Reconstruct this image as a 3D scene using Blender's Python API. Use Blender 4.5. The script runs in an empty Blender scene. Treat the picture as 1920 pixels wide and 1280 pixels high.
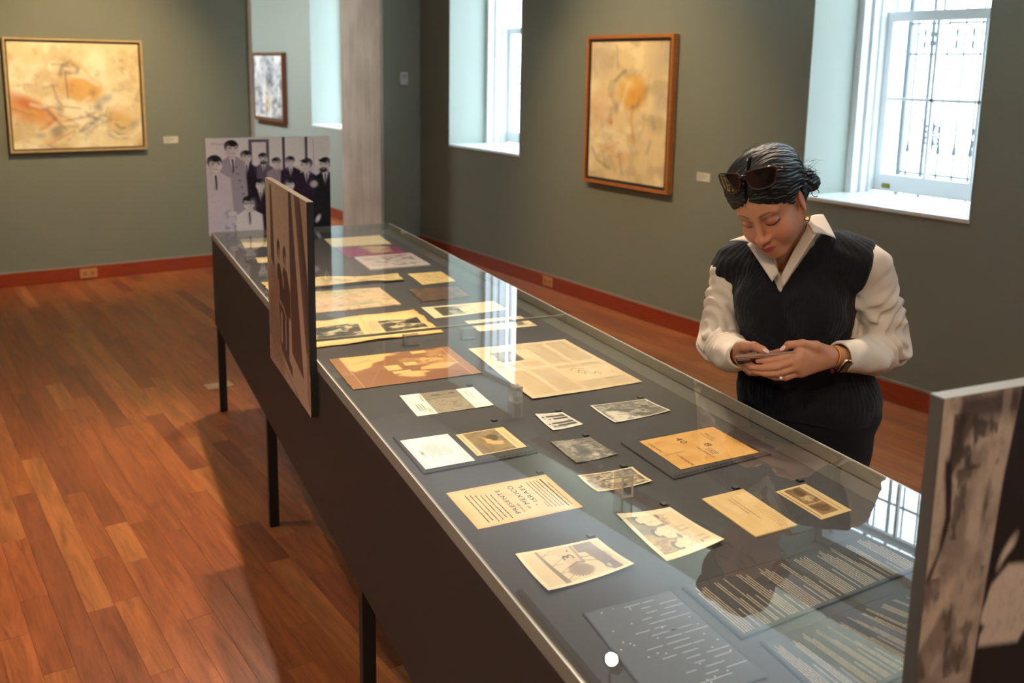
import bpy, bmesh, math, random
import numpy as np
from mathutils import Vector, Matrix

# ------------------------------------------------------------------ frame of the scene
# world: X runs towards the window wall, Y along it towards the back wall, Z up, metres
A_ROOM = 0.5998          # camera heading, clockwise from +Y
A_CASE = 0.4272 - 0.5998  # turn of the display case against the room
sc = bpy.context.scene
COL = sc.collection
rnd = random.Random(7)

# ------------------------------------------------------------------ camera
cam_d = bpy.data.cameras.new('camera')
cam = bpy.data.objects.new('camera', cam_d)
COL.objects.link(cam)
pt_, ro_ = 0.1843, 0.0167
fw = Vector((0, math.cos(pt_), -math.sin(pt_)))
up = Vector((0, math.sin(pt_), math.cos(pt_)))
rt = Vector((1, 0, 0))
r2 = math.cos(ro_) * rt + math.sin(ro_) * up
u2 = -math.sin(ro_) * rt + math.cos(ro_) * up
M = Matrix((r2, u2, -fw)).transposed().to_4x4()
cam.matrix_world = Matrix.Translation((0, 0, 1.7)) @ Matrix.Rotation(-A_ROOM, 4, 'Z') @ M
cam_d.sensor_width = 36.0
cam_d.lens = 36.0 * 1801.9 / 1920.0
cam_d.shift_y = -(640 - 462.4) / 1920.0
cam_d.clip_start = 0.05
cam_d.dof.use_dof = True
cam_d.dof.focus_distance = 2.15
cam_d.dof.aperture_fstop = 4.4
sc.camera = cam

# ------------------------------------------------------------------ colour management, sky
sc.view_settings.view_transform = 'Standard'
sc.view_settings.look = 'None'
sc.view_settings.gamma = 1.0
sc.view_settings.use_curve_mapping = False
sc.view_settings.exposure = 0.0
w = bpy.data.worlds.new('overcast_sky')
sc.world = w
w.use_nodes = True
bg = w.node_tree.nodes['Background']
bg.inputs[0].default_value = (0.74, 0.90, 1.0, 1)
bg.inputs[1].default_value = 10.0
sc.cycles.max_bounces = 10
sc.cycles.transparent_max_bounces = 16
sc.cycles.sample_clamp_indirect = 6.0
sc.cycles.caustics_reflective = False
sc.cycles.caustics_refractive = False

# ------------------------------------------------------------------ lamps of the gallery (track spots on the ceiling, some of them added for brightness)
CEIL = 3.45
def case2world(x, y, z=0.0):
    c, s = math.cos(A_CASE), math.sin(A_CASE)
    return Vector((c * x - s * y, s * x + c * y, z))
WARM = (1.0, 0.79, 0.56)
# (position world, target world, watts, cone degrees, colour)
SPOTS = []
def add_spot(p, t, e, cone, blend=0.5, col=WARM, size=0.03):
    SPOTS.append((Vector(p), Vector(t), e, cone, blend, col, size))
add_spot(case2world(0.95, 5.30, 3.20), case2world(0.95, 3.9, 0.85), 190, 64, 0.6)
add_spot(case2world(1.75, 2.60, 3.20), case2world(0.95, 1.9, 0.85), 155, 66, 0.6)
add_spot(case2world(2.46, 4.02, 3.20), case2world(1.0, 2.8, 0.85), 148, 62, 0.6)
add_spot(case2world(-0.42, 1.6, 3.20), case2world(0.7, 1.4, 0.4), 70, 72, 0.8)
add_spot(case2world(-0.5, 3.7, 3.20), case2world(0.1, 3.9, 0.0), 80, 80, 0.8)
add_spot(case2world(0.92, 3.2, 3.20), case2world(-0.65, 3.0, 0.0), 270, 88, 0.6)
add_spot(case2world(-0.5, -0.3, 3.20), case2world(1.7, 1.9, 1.2), 110, 50, 0.7)
add_spot(case2world(1.0, -1.3, 3.20), case2world(1.25, 0.75, 1.0), 110, 44, 0.8)  # unseen spot added to brighten the near board
# wall washers on the pictures
add_spot((1.45, 6.1, 3.20), (1.42, 8.0, 1.30), 360, 62, 0.9, (1.0, 0.74, 0.42))
add_spot((2.3, 5.0, 3.20), (4.38, 4.95, 1.25), 290, 60, 0.9, (1.0, 0.74, 0.44))
add_spot((-1.2, 6.1, 3.20), (-1.2, 8.0, 1.42), 180, 60, 0.9, (1.0, 0.74, 0.42))  # unseen washer added to raise the room's ambient light

# cool fill light added out of view: up-light troughs (near half of the gallery) and flat ceiling lamps of the next room
COOL = (0.68, 0.84, 1.0)
FILL_TROUGHS = [((4.28, 2.4, 3.02), 0.10, 7.0, 620.0), ((-3.3, 1.6, 3.02), 0.10, 6.0, 250.0)]   # centre, width, length, watts
FILL_PANELS = [((2.3, 10.4, 3.42), 150.0), ((2.3, 12.9, 3.42), 110.0)]  # unseen lamps added to brighten the next room

# ------------------------------------------------------------------ material helpers
def srgb(r, g, b):
    f = lambda c: (c / 255 / 12.92) if c / 255 <= 0.04045 else ((c / 255 + 0.055) / 1.055) ** 2.4
    return (f(r), f(g), f(b), 1.0)

class NT:
    def __init__(s, name):
        s.m = bpy.data.materials.new(name)
        s.m.use_nodes = True
        s.t = s.m.node_tree
        s.n = s.t.nodes
        s.b = s.n['Principled BSDF']
        s.out = s.n['Material Output']
    def new(s, typ, **kw):
        n = s.n.new(typ)
        for k, v in kw.items():
            if k.startswith('i_'):
                n.inputs[k[2:].replace('_', ' ')].default_value = v
            else:
                setattr(n, k, v)
        return n
    def link(s, a, b):
        s.t.links.new(a, b)

def mat(name, col, rough=0.6, spec=0.4, metal=0.0, noise=0.0, nscale=20.0, bump=0.0, bscale=80.0, col2=None, coat=0.0, sheen=0.0, stretch=None, sss=0.0):
    t = NT(name)
    b = t.b
    b.inputs['Base Color'].default_value = col
    b.inputs['Roughness'].default_value = rough
    b.inputs['Specular IOR Level'].default_value = spec
    b.inputs['Metallic'].default_value = metal
    b.inputs['Coat Weight'].default_value = coat
    b.inputs['Sheen Weight'].default_value = sheen
    if sss:
        b.inputs['Subsurface Weight'].default_value = sss
        b.inputs['Subsurface Radius'].default_value = (0.9, 0.35, 0.2)
        b.inputs['Subsurface Scale'].default_value = 0.008
    tc = t.new('ShaderNodeTexCoord')
    src = tc.outputs['Object']
    if stretch:
        mp = t.new('ShaderNodeMapping')
        mp.inputs['Scale'].default_value = stretch
        t.link(src, mp.inputs[0]); src = mp.outputs[0]
    if noise or col2:
        n = t.new('ShaderNodeTexNoise', i_Scale=nscale, i_Detail=5.0)
        t.link(src, n.inputs['Vector'])
        mx = t.new('ShaderNodeMix', data_type='RGBA')
        c2 = col2 or tuple([c * (1 - noise) for c in col[:3]] + [1])
        c1 = col if col2 else tuple([min(1, c * (1 + noise)) for c in col[:3]] + [1])
        mx.inputs[6].default_value = c2
        mx.inputs[7].default_value = c1
        t.link(n.outputs[0], mx.inputs[0])
        t.link(mx.outputs[2], b.inputs['Base Color'])
    if bump:
        n2 = t.new('ShaderNodeTexNoise', i_Scale=bscale, i_Detail=4.0)
        t.link(src, n2.inputs['Vector'])
        bp = t.new('ShaderNodeBump', i_Strength=bump, i_Distance=0.002)
        t.link(n2.outputs[0], bp.inputs['Height'])
        t.link(bp.outputs[0], b.inputs['Normal'])
    return t.m

def attr_mat(name, rough=0.6, spec=0.3, bump=0.0, bscale=300.0, sss=0.0, coat=0.0, attr='paint', sheen=0.0):
    m = mat(name, (1, 1, 1, 1), rough, spec, bump=bump, bscale=bscale, sss=sss, coat=coat, sheen=sheen)
    nt = m.node_tree
    a = nt.nodes.new('ShaderNodeAttribute')
    a.attribute_name = attr
    nt.links.new(a.outputs['Color'], nt.nodes['Principled BSDF'].inputs['Base Color'])
    return m

def glass_mat(name, tint=(0.97, 0.99, 0.985, 1), f0=0.045, rough=0.0, milk=0.0, milkcol=(0.6, 0.6, 0.58, 1), power=5.0):
    """clear pane: straight-through light plus a Schlick mirror reflection"""
    t = NT(name)
    t.n.remove(t.b)
    tr = t.new('ShaderNodeBsdfTransparent'); tr.inputs[0].default_value = tint
    gl = t.new('ShaderNodeBsdfGlossy'); gl.inputs['Roughness'].default_value = rough
    geo = t.new('ShaderNodeNewGeometry')
    dot = t.new('ShaderNodeVectorMath', operation='DOT_PRODUCT')
    t.link(geo.outputs['Incoming'], dot.inputs[0]); t.link(geo.outputs['Normal'], dot.inputs[1])
    ab = t.new('ShaderNodeMath', operation='ABSOLUTE'); t.link(dot.outputs['Value'], ab.inputs[0])
    om = t.new('ShaderNodeMath', operation='SUBTRACT'); om.inputs[0].default_value = 1.0; t.link(ab.outputs[0], om.inputs[1])
    pw = t.new('ShaderNodeMath', operation='POWER'); t.link(om.outputs[0], pw.inputs[0]); pw.inputs[1].default_value = power
    ma = t.new('ShaderNodeMath', operation='MULTIPLY_ADD'); t.link(pw.outputs[0], ma.inputs[0])
    ma.inputs[1].default_value = 1 - f0; ma.inputs[2].default_value = f0
    mx = t.new('ShaderNodeMixShader')
    t.link(ma.outputs[0], mx.inputs[0]); t.link(tr.outputs[0], mx.inputs[1]); t.link(gl.outputs[0], mx.inputs[2])
    last = mx
    if milk:
        df = t.new('ShaderNodeBsdfDiffuse'); df.inputs[0].default_value = milkcol
        m2 = t.new('ShaderNodeMixShader'); m2.inputs[0].default_value = milk
        t.link(mx.outputs[0], m2.inputs[1]); t.link(df.outputs[0], m2.inputs[2]); last = m2
    t.link(last.outputs[0], t.out.inputs[0])
    return t.m

def emit_mat(name, col, strength):
    t = NT(name); t.n.remove(t.b)
    e = t.new('ShaderNodeEmission'); e.inputs[0].default_value = col; e.inputs[1].default_value = strength
    t.link(e.outputs[0], t.out.inputs[0])
    return t.m

# ------------------------------------------------------------------ mesh helpers
def link_mesh(name, me, m=None, parent=None, smooth=False):
    o = bpy.data.objects.new(name, me)
    COL.objects.link(o)
    if m is not None and len(me.materials) == 0:
        me.materials.append(m)
    if parent is not None:
        o.parent = parent
    if smooth:
        me.shade_smooth()
    return o

def obj(name, bm, m, parent=None, smooth=False, bevel=0.0):
    if bevel:
        bmesh.ops.bevel(bm, geom=list(bm.edges), offset=bevel, segments=2, affect='EDGES', clamp_overlap=True)
    me = bpy.data.meshes.new(name)
    bmesh.ops.recalc_face_normals(bm, faces=bm.faces)
    bm.to_mesh(me); bm.free()
    return link_mesh(name, me, m, parent, smooth)

def box(bm, x0, x1, y0, y1, z0, z1):
    v = [bm.verts.new(p) for p in ((x0, y0, z0), (x1, y0, z0), (x1, y1, z0), (x0, y1, z0), (x0, y0, z1), (x1, y0, z1), (x1, y1, z1), (x0, y1, z1))]
    for f in ((0, 3, 2, 1), (4, 5, 6, 7), (0, 1, 5, 4), (1, 2, 6, 5), (2, 3, 7, 6), (3, 0, 4, 7)):
        bm.faces.new([v[i] for i in f])
    return v

def boxes(name, lst, m, parent=None, bevel=0.0):
    bm = bmesh.new()
    for b in lst:
        box(bm, *b)
    return obj(name, bm, m, parent, bevel=bevel)

def cyl(bm, p0, p1, r0, r1=None, seg=16):
    p0, p1 = Vector(p0), Vector(p1)
    r1 = r0 if r1 is None else r1
    d = (p1 - p0).normalized()
    a = d.orthogonal().normalized(); b = d.cross(a)
    ra, rb = [], []
    for i in range(seg):
        t = 2 * math.pi * i / seg
        q = a * math.cos(t) + b * math.sin(t)
        ra.append(bm.verts.new(p0 + q * r0)); rb.append(bm.verts.new(p1 + q * r1))
    for i in range(seg):
        j = (i + 1) % seg
        bm.faces.new((ra[i], ra[j], rb[j], rb[i]))
    bm.faces.new(ra[::-1]); bm.faces.new(rb)

def tube(bm, pts, r, seg=8, closed=False):
    pts = [Vector(p) for p in pts]
    n = len(pts)
    rings = []
    prev = None
    for i, p in enumerate(pts):
        a = pts[(i - 1) % n] if (closed or i > 0) else p
        b = pts[(i + 1) % n] if (closed or i < n - 1) else p
        d = (b - a).normalized()
        if prev is None:
            u = d.orthogonal().normalized()
        else:
            u = (prev - d * prev.dot(d)).normalized()
        prev = u
        w_ = d.cross(u)
        rr = r[i] if hasattr(r, '__len__') else r
        rings.append([bm.verts.new(p + (u * math.cos(2 * math.pi * k / seg) + w_ * math.sin(2 * math.pi * k / seg)) * rr) for k in range(seg)])
    for i in range(n if closed else n - 1):
        A, B = rings[i], rings[(i + 1) % n]
        for k in range(seg):
            bm.faces.new((A[k], A[(k + 1) % seg], B[(k + 1) % seg], B[k]))
    if not closed:
        bm.faces.new(rings[0][::-1]); bm.faces.new(rings[-1])

def empty(name, loc, rz=0.0):
    o = bpy.data.objects.new(name, None)
    COL.objects.link(o)
    o.location = loc; o.rotation_euler = (0, 0, rz)
    o.empty_display_size = 0.1
    return o

def tag(o, label=None, cat=None, group=None, kind=None):
    if label: o['label'] = label
    if cat: o['category'] = cat
    if group: o['group'] = group
    if kind: o['kind'] = kind
    return o

def struct(o):
    o['kind'] = 'structure'
    return o

# smooth random fields for prints and cloth
def fbm(h, w_, sx, sy, seed, octv=4):
    rs = np.random.RandomState(seed)
    out = np.zeros((h, w_)); amp = 1.0; tot = 0
    for o in range(octv):
        gx, gy = max(2, int(sx * 2 ** o) + 2), max(2, int(sy * 2 ** o) + 2)
        g = rs.rand(gy, gx)
        yy = np.linspace(0, gy - 1.001, h); xx = np.linspace(0, gx - 1.001, w_)
        y0 = yy.astype(int); x0 = xx.astype(int)
        fy = (yy - y0)[:, None]; fx = (xx - x0)[None, :]
        fy = fy * fy * (3 - 2 * fy); fx = fx * fx * (3 - 2 * fx)
        a = g[y0][:, x0] * (1 - fx) + g[y0][:, x0 + 1] * fx
        b = g[y0 + 1][:, x0] * (1 - fx) + g[y0 + 1][:, x0 + 1] * fx
        out += amp * (a * (1 - fy) + b * fy); tot += amp; amp *= 0.5
    return out / tot
# ================================================================== ROOM
XW, YB = 4.407, 8.01
XL, YF = -3.6, -3.2
YN0, YN1 = 8.845, 14.4          # next room beyond the thick back wall
REV = 0.375                     # plastered reveal depth
M_wall = mat('sage_fabric_wall', srgb(118, 118, 101), 0.95, 0.1, noise=0.06, nscale=260, bump=0.25, bscale=420)
M_wall2 = mat('daylit_grey_green_wall', srgb(150, 158, 146), 0.95, 0.1, noise=0.04, nscale=200, bump=0.15, bscale=420)  # wall paint with the next room's daylight put into its colour
M_reveal = mat('grey_green_reveal', srgb(172, 180, 172), 0.8, 0.2, noise=0.02, nscale=40)
M_ceil = mat('white_ceiling', srgb(226, 228, 226), 0.9, 0.1, noise=0.02, nscale=12)
M_white = mat('white_gloss_paint', srgb(236, 240, 242), 0.35, 0.5, noise=0.01, nscale=30)
M_redwood = mat('reddish_baseboard', srgb(150, 58, 26), 0.32, 0.5, col2=srgb(112, 36, 14), nscale=9, stretch=(1, 1, 8), bump=0.05)
M_base_top = mat('pale_cap_strip', srgb(140, 130, 112), 0.5)

WINS = [(1, 2.54, 3.545), (2, 6.362, 7.469), (3, -1.36, -0.35), (4, 9.58, 10.60), (5, 13.1, 14.1)]  # the one behind the camera is unseen, added for its daylight
SILL, HEAD = 1.015, 2.98
ins = sorted([(a, b) for (_, a, b) in WINS])

def wall_right_part(name, y0, y1, m):
    L = []
    cur = y0
    for a, b in ins:
        if a < y0 or b > y1: continue
        L.append((XW, XW + 0.62, cur, a, -0.02, CEIL))
        L.append((XW, XW + 0.62, a, b, -0.02, SILL - 0.02))
        L.append((XW, XW + 0.62, a, b, HEAD, CEIL))
        cur = b
    L.append((XW, XW + 0.62, cur, y1, -0.02, CEIL))
    return struct(boxes(name, L, m))
wall_right_part('wall_right', YF - 0.2, YB + 0.4, M_wall)
wall_right_part('wall_right_far', YB + 0.4, YN1 + 0.2, M_wall2)
struct(boxes('wall_left', [(XL - 0.2, XL, YF - 0.2, YN1 + 0.2, -0.02, CEIL)], M_wall))
struct(boxes('wall_front', [(XL, XW, YF - 0.2, YF, -0.02, CEIL)], M_wall))
DX0, DX1, DH = 2.775, 4.019, 2.95
struct(boxes('wall_back', [(XL, DX0, YB, YN0, -0.02, CEIL), (DX1, XW, YB, YN0, -0.02, CEIL), (DX0, DX1, YB, YN0, DH, CEIL)], M_wall))
struct(boxes('wall_far', [(XL, XW, YN1, YN1 + 0.2, -0.02, CEIL)], M_wall2))
struct(boxes('ceiling', [(XL - 0.2, XW + 0.62, YF - 0.2, YN1 + 0.2, CEIL, CEIL + 0.12)], M_ceil))

# concrete portal of the doorway
tC = NT('board_marked_concrete')
tcc = tC.new('ShaderNodeTexCoord'); mpp = tC.new('ShaderNodeMapping'); mpp.inputs['Scale'].default_value = (18, 9, 0.55)
tC.link(tcc.outputs['Object'], mpp.inputs[0])
nz = tC.new('ShaderNodeTexNoise', i_Scale=1.6, i_Detail=8.0, i_Roughness=0.7); tC.link(mpp.outputs[0], nz.inputs['Vector'])
nz2 = tC.new('ShaderNodeTexNoise', i_Scale=3.0, i_Detail=6.0); tC.link(tcc.outputs['Object'], nz2.inputs['Vector'])
ad = tC.new('ShaderNodeMath', operation='MULTIPLY'); tC.link(nz.outputs[0], ad.inputs[0]); tC.link(nz2.outputs[0], ad.inputs[1])
crp = tC.new('ShaderNodeValToRGB'); tC.link(ad.outputs[0], crp.inputs[0])
crp.color_ramp.elements[0].position = 0.12; crp.color_ramp.elements[0].color = srgb(160, 144, 124)
crp.color_ramp.elements[1].position = 0.42; crp.color_ramp.elements[1].color = srgb(192, 177, 157)
tC.link(crp.outputs[0], tC.b.inputs['Base Color']); tC.b.inputs['Roughness'].default_value = 0.85
bpn = tC.new('ShaderNodeBump', i_Strength=0.5, i_Distance=0.004); tC.link(nz.outputs[0], bpn.inputs['Height']); tC.link(bpn.outputs[0], tC.b.inputs['Normal'])
M_conc = tC.m
dr = struct(empty('door_1', (0, 0, 0)))
boxes('jamb', [(DX1 - 0.03, DX1, YB - 0.012, YN0 + 0.012, 0, DH)], M_conc, dr, bevel=0.003)
boxes('jamb', [(DX0, DX0 + 0.035, YB - 0.012, YN0 + 0.012, 0, DH)], M_conc, dr, bevel=0.003)
boxes('lintel', [(DX0 + 0.035, DX1 - 0.03, YB - 0.012, YN0 + 0.012, DH - 0.04, DH)], M_conc, dr)

# baseboards
def bb(name, L):
    o = struct(empty(name, (0, 0, 0)))
    boxes('board', L, M_redwood, o, bevel=0.0015)
    return o
BH, BT = 0.104, 0.018
b_ = bb('baseboard_back', [(XL, DX0 - 0.001, YB - BT, YB, 0, BH)])
boxes('cap_strip', [(XL, DX0 - 0.001, YB - 0.008, YB, BH, BH + 0.012)], M_base_top, b_)
bb('baseboard_back_corner', [(DX1 + 0.001, XW - BT, YB - BT, YB, 0, BH)])
b_ = bb('baseboard_right', [(XW - BT, XW, YF, YB, 0, BH)])
boxes('cap_strip', [(XW - 0.008, XW, YF, YB, BH, BH + 0.012)], M_base_top, b_)
bb('baseboard_right_far', [(XW - BT, XW, YN0, YN1, 0, BH)])
bb('baseboard_left', [(XL, XL + BT, YF, YB, 0, BH)])
bb('baseboard_far', [(XL, XW - BT, YN1 - BT, YN1, 0, BH)])

# ------------------------------------------------------------------ parquet floor
struct(boxes('floor_base', [(XL - 0.2, XW + 0.62, YF - 0.2, YN1 + 0.2, -0.12, -0.016)], mat('dark_subfloor', srgb(34, 16, 8), 0.9)))
tF = NT('jatoba_parquet')
at = tF.new('ShaderNodeAttribute'); at.attribute_name = 'paint'
tcf = tF.new('ShaderNodeTexCoord'); mpf = tF.new('ShaderNodeMapping'); mpf.inputs['Scale'].default_value = (26, 2.2, 1)
comb = tF.new('ShaderNodeVectorMath', operation='ADD')
sc_ = tF.new('ShaderNodeVectorMath', operation='SCALE'); sc_.inputs['Scale'].default_value = 37.0
sepc = tF.new('ShaderNodeSeparateColor'); tF.link(at.outputs['Color'], sepc.inputs[0])
geo_ = tF.new('ShaderNodeNewGeometry')
tF.link(geo_.outputs['Position'], comb.inputs[0]); tF.link(at.outputs['Vector'], sc_.inputs[0]); tF.link(sc_.outputs[0], comb.inputs[1])
tF.link(comb.outputs[0], mpf.inputs[0])
nf = tF.new('ShaderNodeTexNoise', i_Scale=1.0, i_Detail=7.0, i_Roughness=0.62, i_Distortion=1.2); tF.link(mpf.outputs[0], nf.inputs['Vector'])
wv = tF.new('ShaderNodeTexNoise', i_Scale=6.0, i_Detail=6.0, i_Roughness=0.7); tF.link(mpf.outputs[0], wv.inputs['Vector'])
addn = tF.new('ShaderNodeMath', operation='MULTIPLY_ADD'); tF.link(wv.outputs[0], addn.inputs[0]); addn.inputs[1].default_value = 0.35; tF.link(nf.outputs[0], addn.inputs[2])
rmp = tF.new('ShaderNodeMapRange'); tF.link(addn.outputs[0], rmp.inputs[0]); rmp.inputs[1].default_value = 0.42; rmp.inputs[2].default_value = 0.95
rmp.inputs[3].default_value = 0.45; rmp.inputs[4].default_value = 1.5
mulc = tF.new('ShaderNodeVectorMath', operation='SCALE'); tF.link(at.outputs['Vector'], mulc.inputs[0]); tF.link(rmp.outputs[0], mulc.inputs['Scale'])
tF.link(mulc.outputs[0], tF.b.inputs['Base Color'])
tF.b.inputs['Roughness'].default_value = 0.36
tF.b.inputs['Specular IOR Level'].default_value = 0.45
rr = tF.new('ShaderNodeMapRange'); tF.link(nf.outputs[0], rr.inputs[0]); rr.inputs[3].default_value = 0.28; rr.inputs[4].default_value = 0.46
tF.link(rr.outputs[0], tF.b.inputs['Roughness'])
bpf = tF.new('ShaderNodeBump', i_Strength=0.08, i_Distance=0.001); tF.link(addn.outputs[0], bpf.inputs['Height']); tF.link(bpf.outputs[0], tF.b.inputs['Normal'])
M_floor = tF.m
PAL = [srgb(164, 92, 52), srgb(170, 98, 56), srgb(158, 86, 48), srgb(172, 104, 60), srgb(152, 82, 48), srgb(164, 92, 56), srgb(158, 86, 50), srgb(142, 78, 50), srgb(176, 108, 64)]
def plank_verts(x0, x1, y0, y1, dz):
    g, b = 0.0002, 0.0005
    z1 = dz; z0 = -0.016
    a = [(x0 + g, y0 + g, z0), (x1 - g, y0 + g, z0), (x1 - g, y1 - g, z0), (x0 + g, y1 - g, z0)]
    c = [(p[0], p[1], z1 - b) for p in a]
    d = [(x0 + g + b, y0 + g + b, z1), (x1 - g - b, y0 + g + b, z1), (x1 - g - b, y1 - g - b, z1), (x0 + g + b, y1 - g - b, z1)]
    return a + c + d
PF = [(0, 1, 5, 4), (1, 2, 6, 5), (2, 3, 7, 6), (3, 0, 4, 7), (4, 5, 9, 8), (5, 6, 10, 9), (6, 7, 11, 10), (7, 4, 8, 11), (8, 9, 10, 11)]
def paint_mesh(me, cols):
    a = me.color_attributes.new('paint', 'FLOAT_COLOR', 'POINT')
    a.data.foreach_set('color', np.asarray(cols, dtype=np.float32).ravel())
pl = []
PW = 0.083
x = XL
r_ = random.Random(11)
while x < XW:
    y = YF - r_.random() * 0.8
    while y < YN1:
        L_ = r_.choice([0.32, 0.45, 0.6, 0.75, 0.9, 1.1, 1.4])
        y0c, y1c = max(y, YF), min(y + L_, YN1)
        if y1c - y0c > 0.02:
            pl.append((x, min(x + PW, XW), y0c, y1c, r_.uniform(-0.0003, 0.0), r_.choice(PAL), r_.uniform(0.76, 0.85)))
        y += L_
    x += PW
def inview(p):   # planks that show in the photograph, left aisle and right aisle
    cx, cy = (p[0] + p[1]) / 2, (p[2] + p[3]) / 2
    dx, dy = cx * math.cos(A_ROOM) - cy * math.sin(A_ROOM), cx * math.sin(A_ROOM) + cy * math.cos(A_ROOM)
    if dy < 1.7 or abs(dx) > 0.56 * dy + 0.1 or cy > YB: return None
    c, s = math.cos(-A_CASE), math.sin(-A_CASE)
    tx, ty = c * cx - s * cy, s * cx + c * cy
    if 0.72 < tx < 2.0 and ty < 5.2: return None
    if tx >= 2.0 and dy > 7.5: return None
    return dy
vis = sorted([(inview(p), i) for i, p in enumerate(pl) if inview(p) is not None])[:300]
visset = {i for _, i in vis}
fl = struct(empty('floor', (0, 0, 0)))
def colr(p):
    return [p[5][0] * p[6], p[5][1] * p[6] * 0.95, p[5][2] * p[6] * 0.78, 1.0]
V, F, Cc = [], [], []
for i, p in enumerate(pl):
    vs = plank_verts(p[0], p[1], p[2], p[3], p[4])
    if i in visset:
        me = bpy.data.meshes.new('plank')
        me.from_pydata(vs, [], PF)
        paint_mesh(me, [colr(p)] * 12)
        link_mesh('plank', me, M_floor, fl)
    else:
        o_ = len(V)
        V += vs; F += [tuple(o_ + k for k in f) for f in PF]; Cc += [colr(p)] * 12
me = bpy.data.meshes.new('plank_field')
me.from_pydata(V, [], F)
paint_mesh(me, Cc)
pf = link_mesh('plank_field', me, M_floor, fl)
pf['kind'] = 'stuff'

# ------------------------------------------------------------------ windows
M_glass_w = glass_mat('window_pane_glass', (0.98, 0.99, 0.99, 1), 0.05)
M_iron = mat('glare_lightened_grille_iron', srgb(120, 128, 138), 0.7, 0.3, noise=0.1, nscale=40)  # iron made lighter, window glare put into its colour
M_brass = mat('old_brass', srgb(150, 140, 60), 0.5, 0.4, metal=0.3)
def make_window(n, y0, y1, detailed):
    wn = struct(empty('window_%d' % n, (XW, (y0 + y1) / 2, SILL)))
    def L2(lst):
        return [(a - XW, b - XW, c - (y0 + y1) / 2, d - (y0 + y1) / 2, e - SILL, f - SILL) for a, b, c, d, e, f in lst]
    xr0 = XW + REV
    t = 0.004
    boxes('reveal', L2([(XW - t, xr0, y1 - t, y1, SILL, HEAD), (XW - t, xr0, y0, y0 + t, SILL, HEAD), (XW - t, xr0, y0 + t, y1 - t, HEAD - t, HEAD)]), M_reveal, wn)
    boxes('sill', L2([(XW - 0.006, XW + 0.56, y0, y1, SILL - 0.02, SILL)]), M_white, wn, bevel=0.002)
    # box frame
    boxes('box_frame', L2([(xr0, XW + 0.62, y1 - 0.045, y1, SILL, HEAD), (xr0, XW + 0.62, y0, y0 + 0.045, SILL, HEAD), (xr0, XW + 0.62, y0 + 0.045, y1 - 0.045, HEAD - 0.05, HEAD),
        (xr0 + 0.07, xr0 + 0.10, y1 - 0.062, y1 - 0.045, SILL, HEAD - 0.05), (xr0 + 0.15, xr0 + 0.165, y1 - 0.058, y1 - 0.045, SILL, HEAD - 0.05),
        (xr0 + 0.07, xr0 + 0.10, y0 + 0.045, y0 + 0.062, SILL, HEAD - 0.05)]), M_white, wn, bevel=0.002)
    for nm, xs, z0, z1 in (('lower_sash', XW + 0.592, SILL + 0.004, 2.05), ('upper_sash', XW + 0.636, 2.0, HEAD - 0.05)):
        a, b = y0 + 0.045, y1 - 0.045
        st, d = 0.038, 0.036
        br = 0.10 if nm == 'lower_sash' else 0.055
        tr_ = 0.055
        rows = 2
        gz0, gz1 = z0 + br, z1 - tr_
        fr = [(xs, xs + d, a, a + st, z0, z1), (xs, xs + d, b - st, b, z0, z1), (xs, xs + d, a + st, b - st, z0, gz0), (xs, xs + d, a + st, b - st, gz1, z1)]
        s = boxes(nm, L2(fr), M_white, wn, bevel=0.002)
        gw = (b - a - 2 * st) / 3
        mz = (gz0 + gz1) / 2
        for k in (1, 2):
            boxes('muntin', L2([(xs + 0.006, xs + 0.03, a + st + gw * k - 0.009, a + st + gw * k + 0.009, gz0, gz1)]), M_white, s, bevel=0.001)
        boxes('muntin', L2([(xs + 0.006, xs + 0.03, a + st, b - st, mz - 0.009, mz + 0.009)]), M_white, s, bevel=0.001)
        for k in range(3):
            for (pz0, pz1) in ((gz0, mz), (mz, gz1)):
                ya, yb = a + st + gw * k, a + st + gw * (k + 1)
                me = bpy.data.meshes.new('pane')
                X_ = xs + 0.018 - XW; c_ = (y0 + y1) / 2
                me.from_pydata([(X_, ya - c_, pz0 - SILL), (X_, yb - c_, pz0 - SILL), (X_, yb - c_, pz1 - SILL), (X_, ya - c_, pz1 - SILL)], [], [(0, 1, 2, 3)])
                link_mesh('pane', me, M_glass_w, s)
    if detailed:
        s_ = boxes('sash_lift', L2([(XW + 0.574, XW + 0.592, 3.395, 3.437, SILL + 0.030, SILL + 0.042), (XW + 0.588, XW + 0.592, 3.39, 3.442, SILL + 0.022, SILL + 0.05)]), M_brass, wn, bevel=0.001)
        s_['label'] = 'small greenish brass lift on the white sash'
    return wn
for n, a, b in WINS:
    make_window(n, a, b, n == 1)

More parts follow.
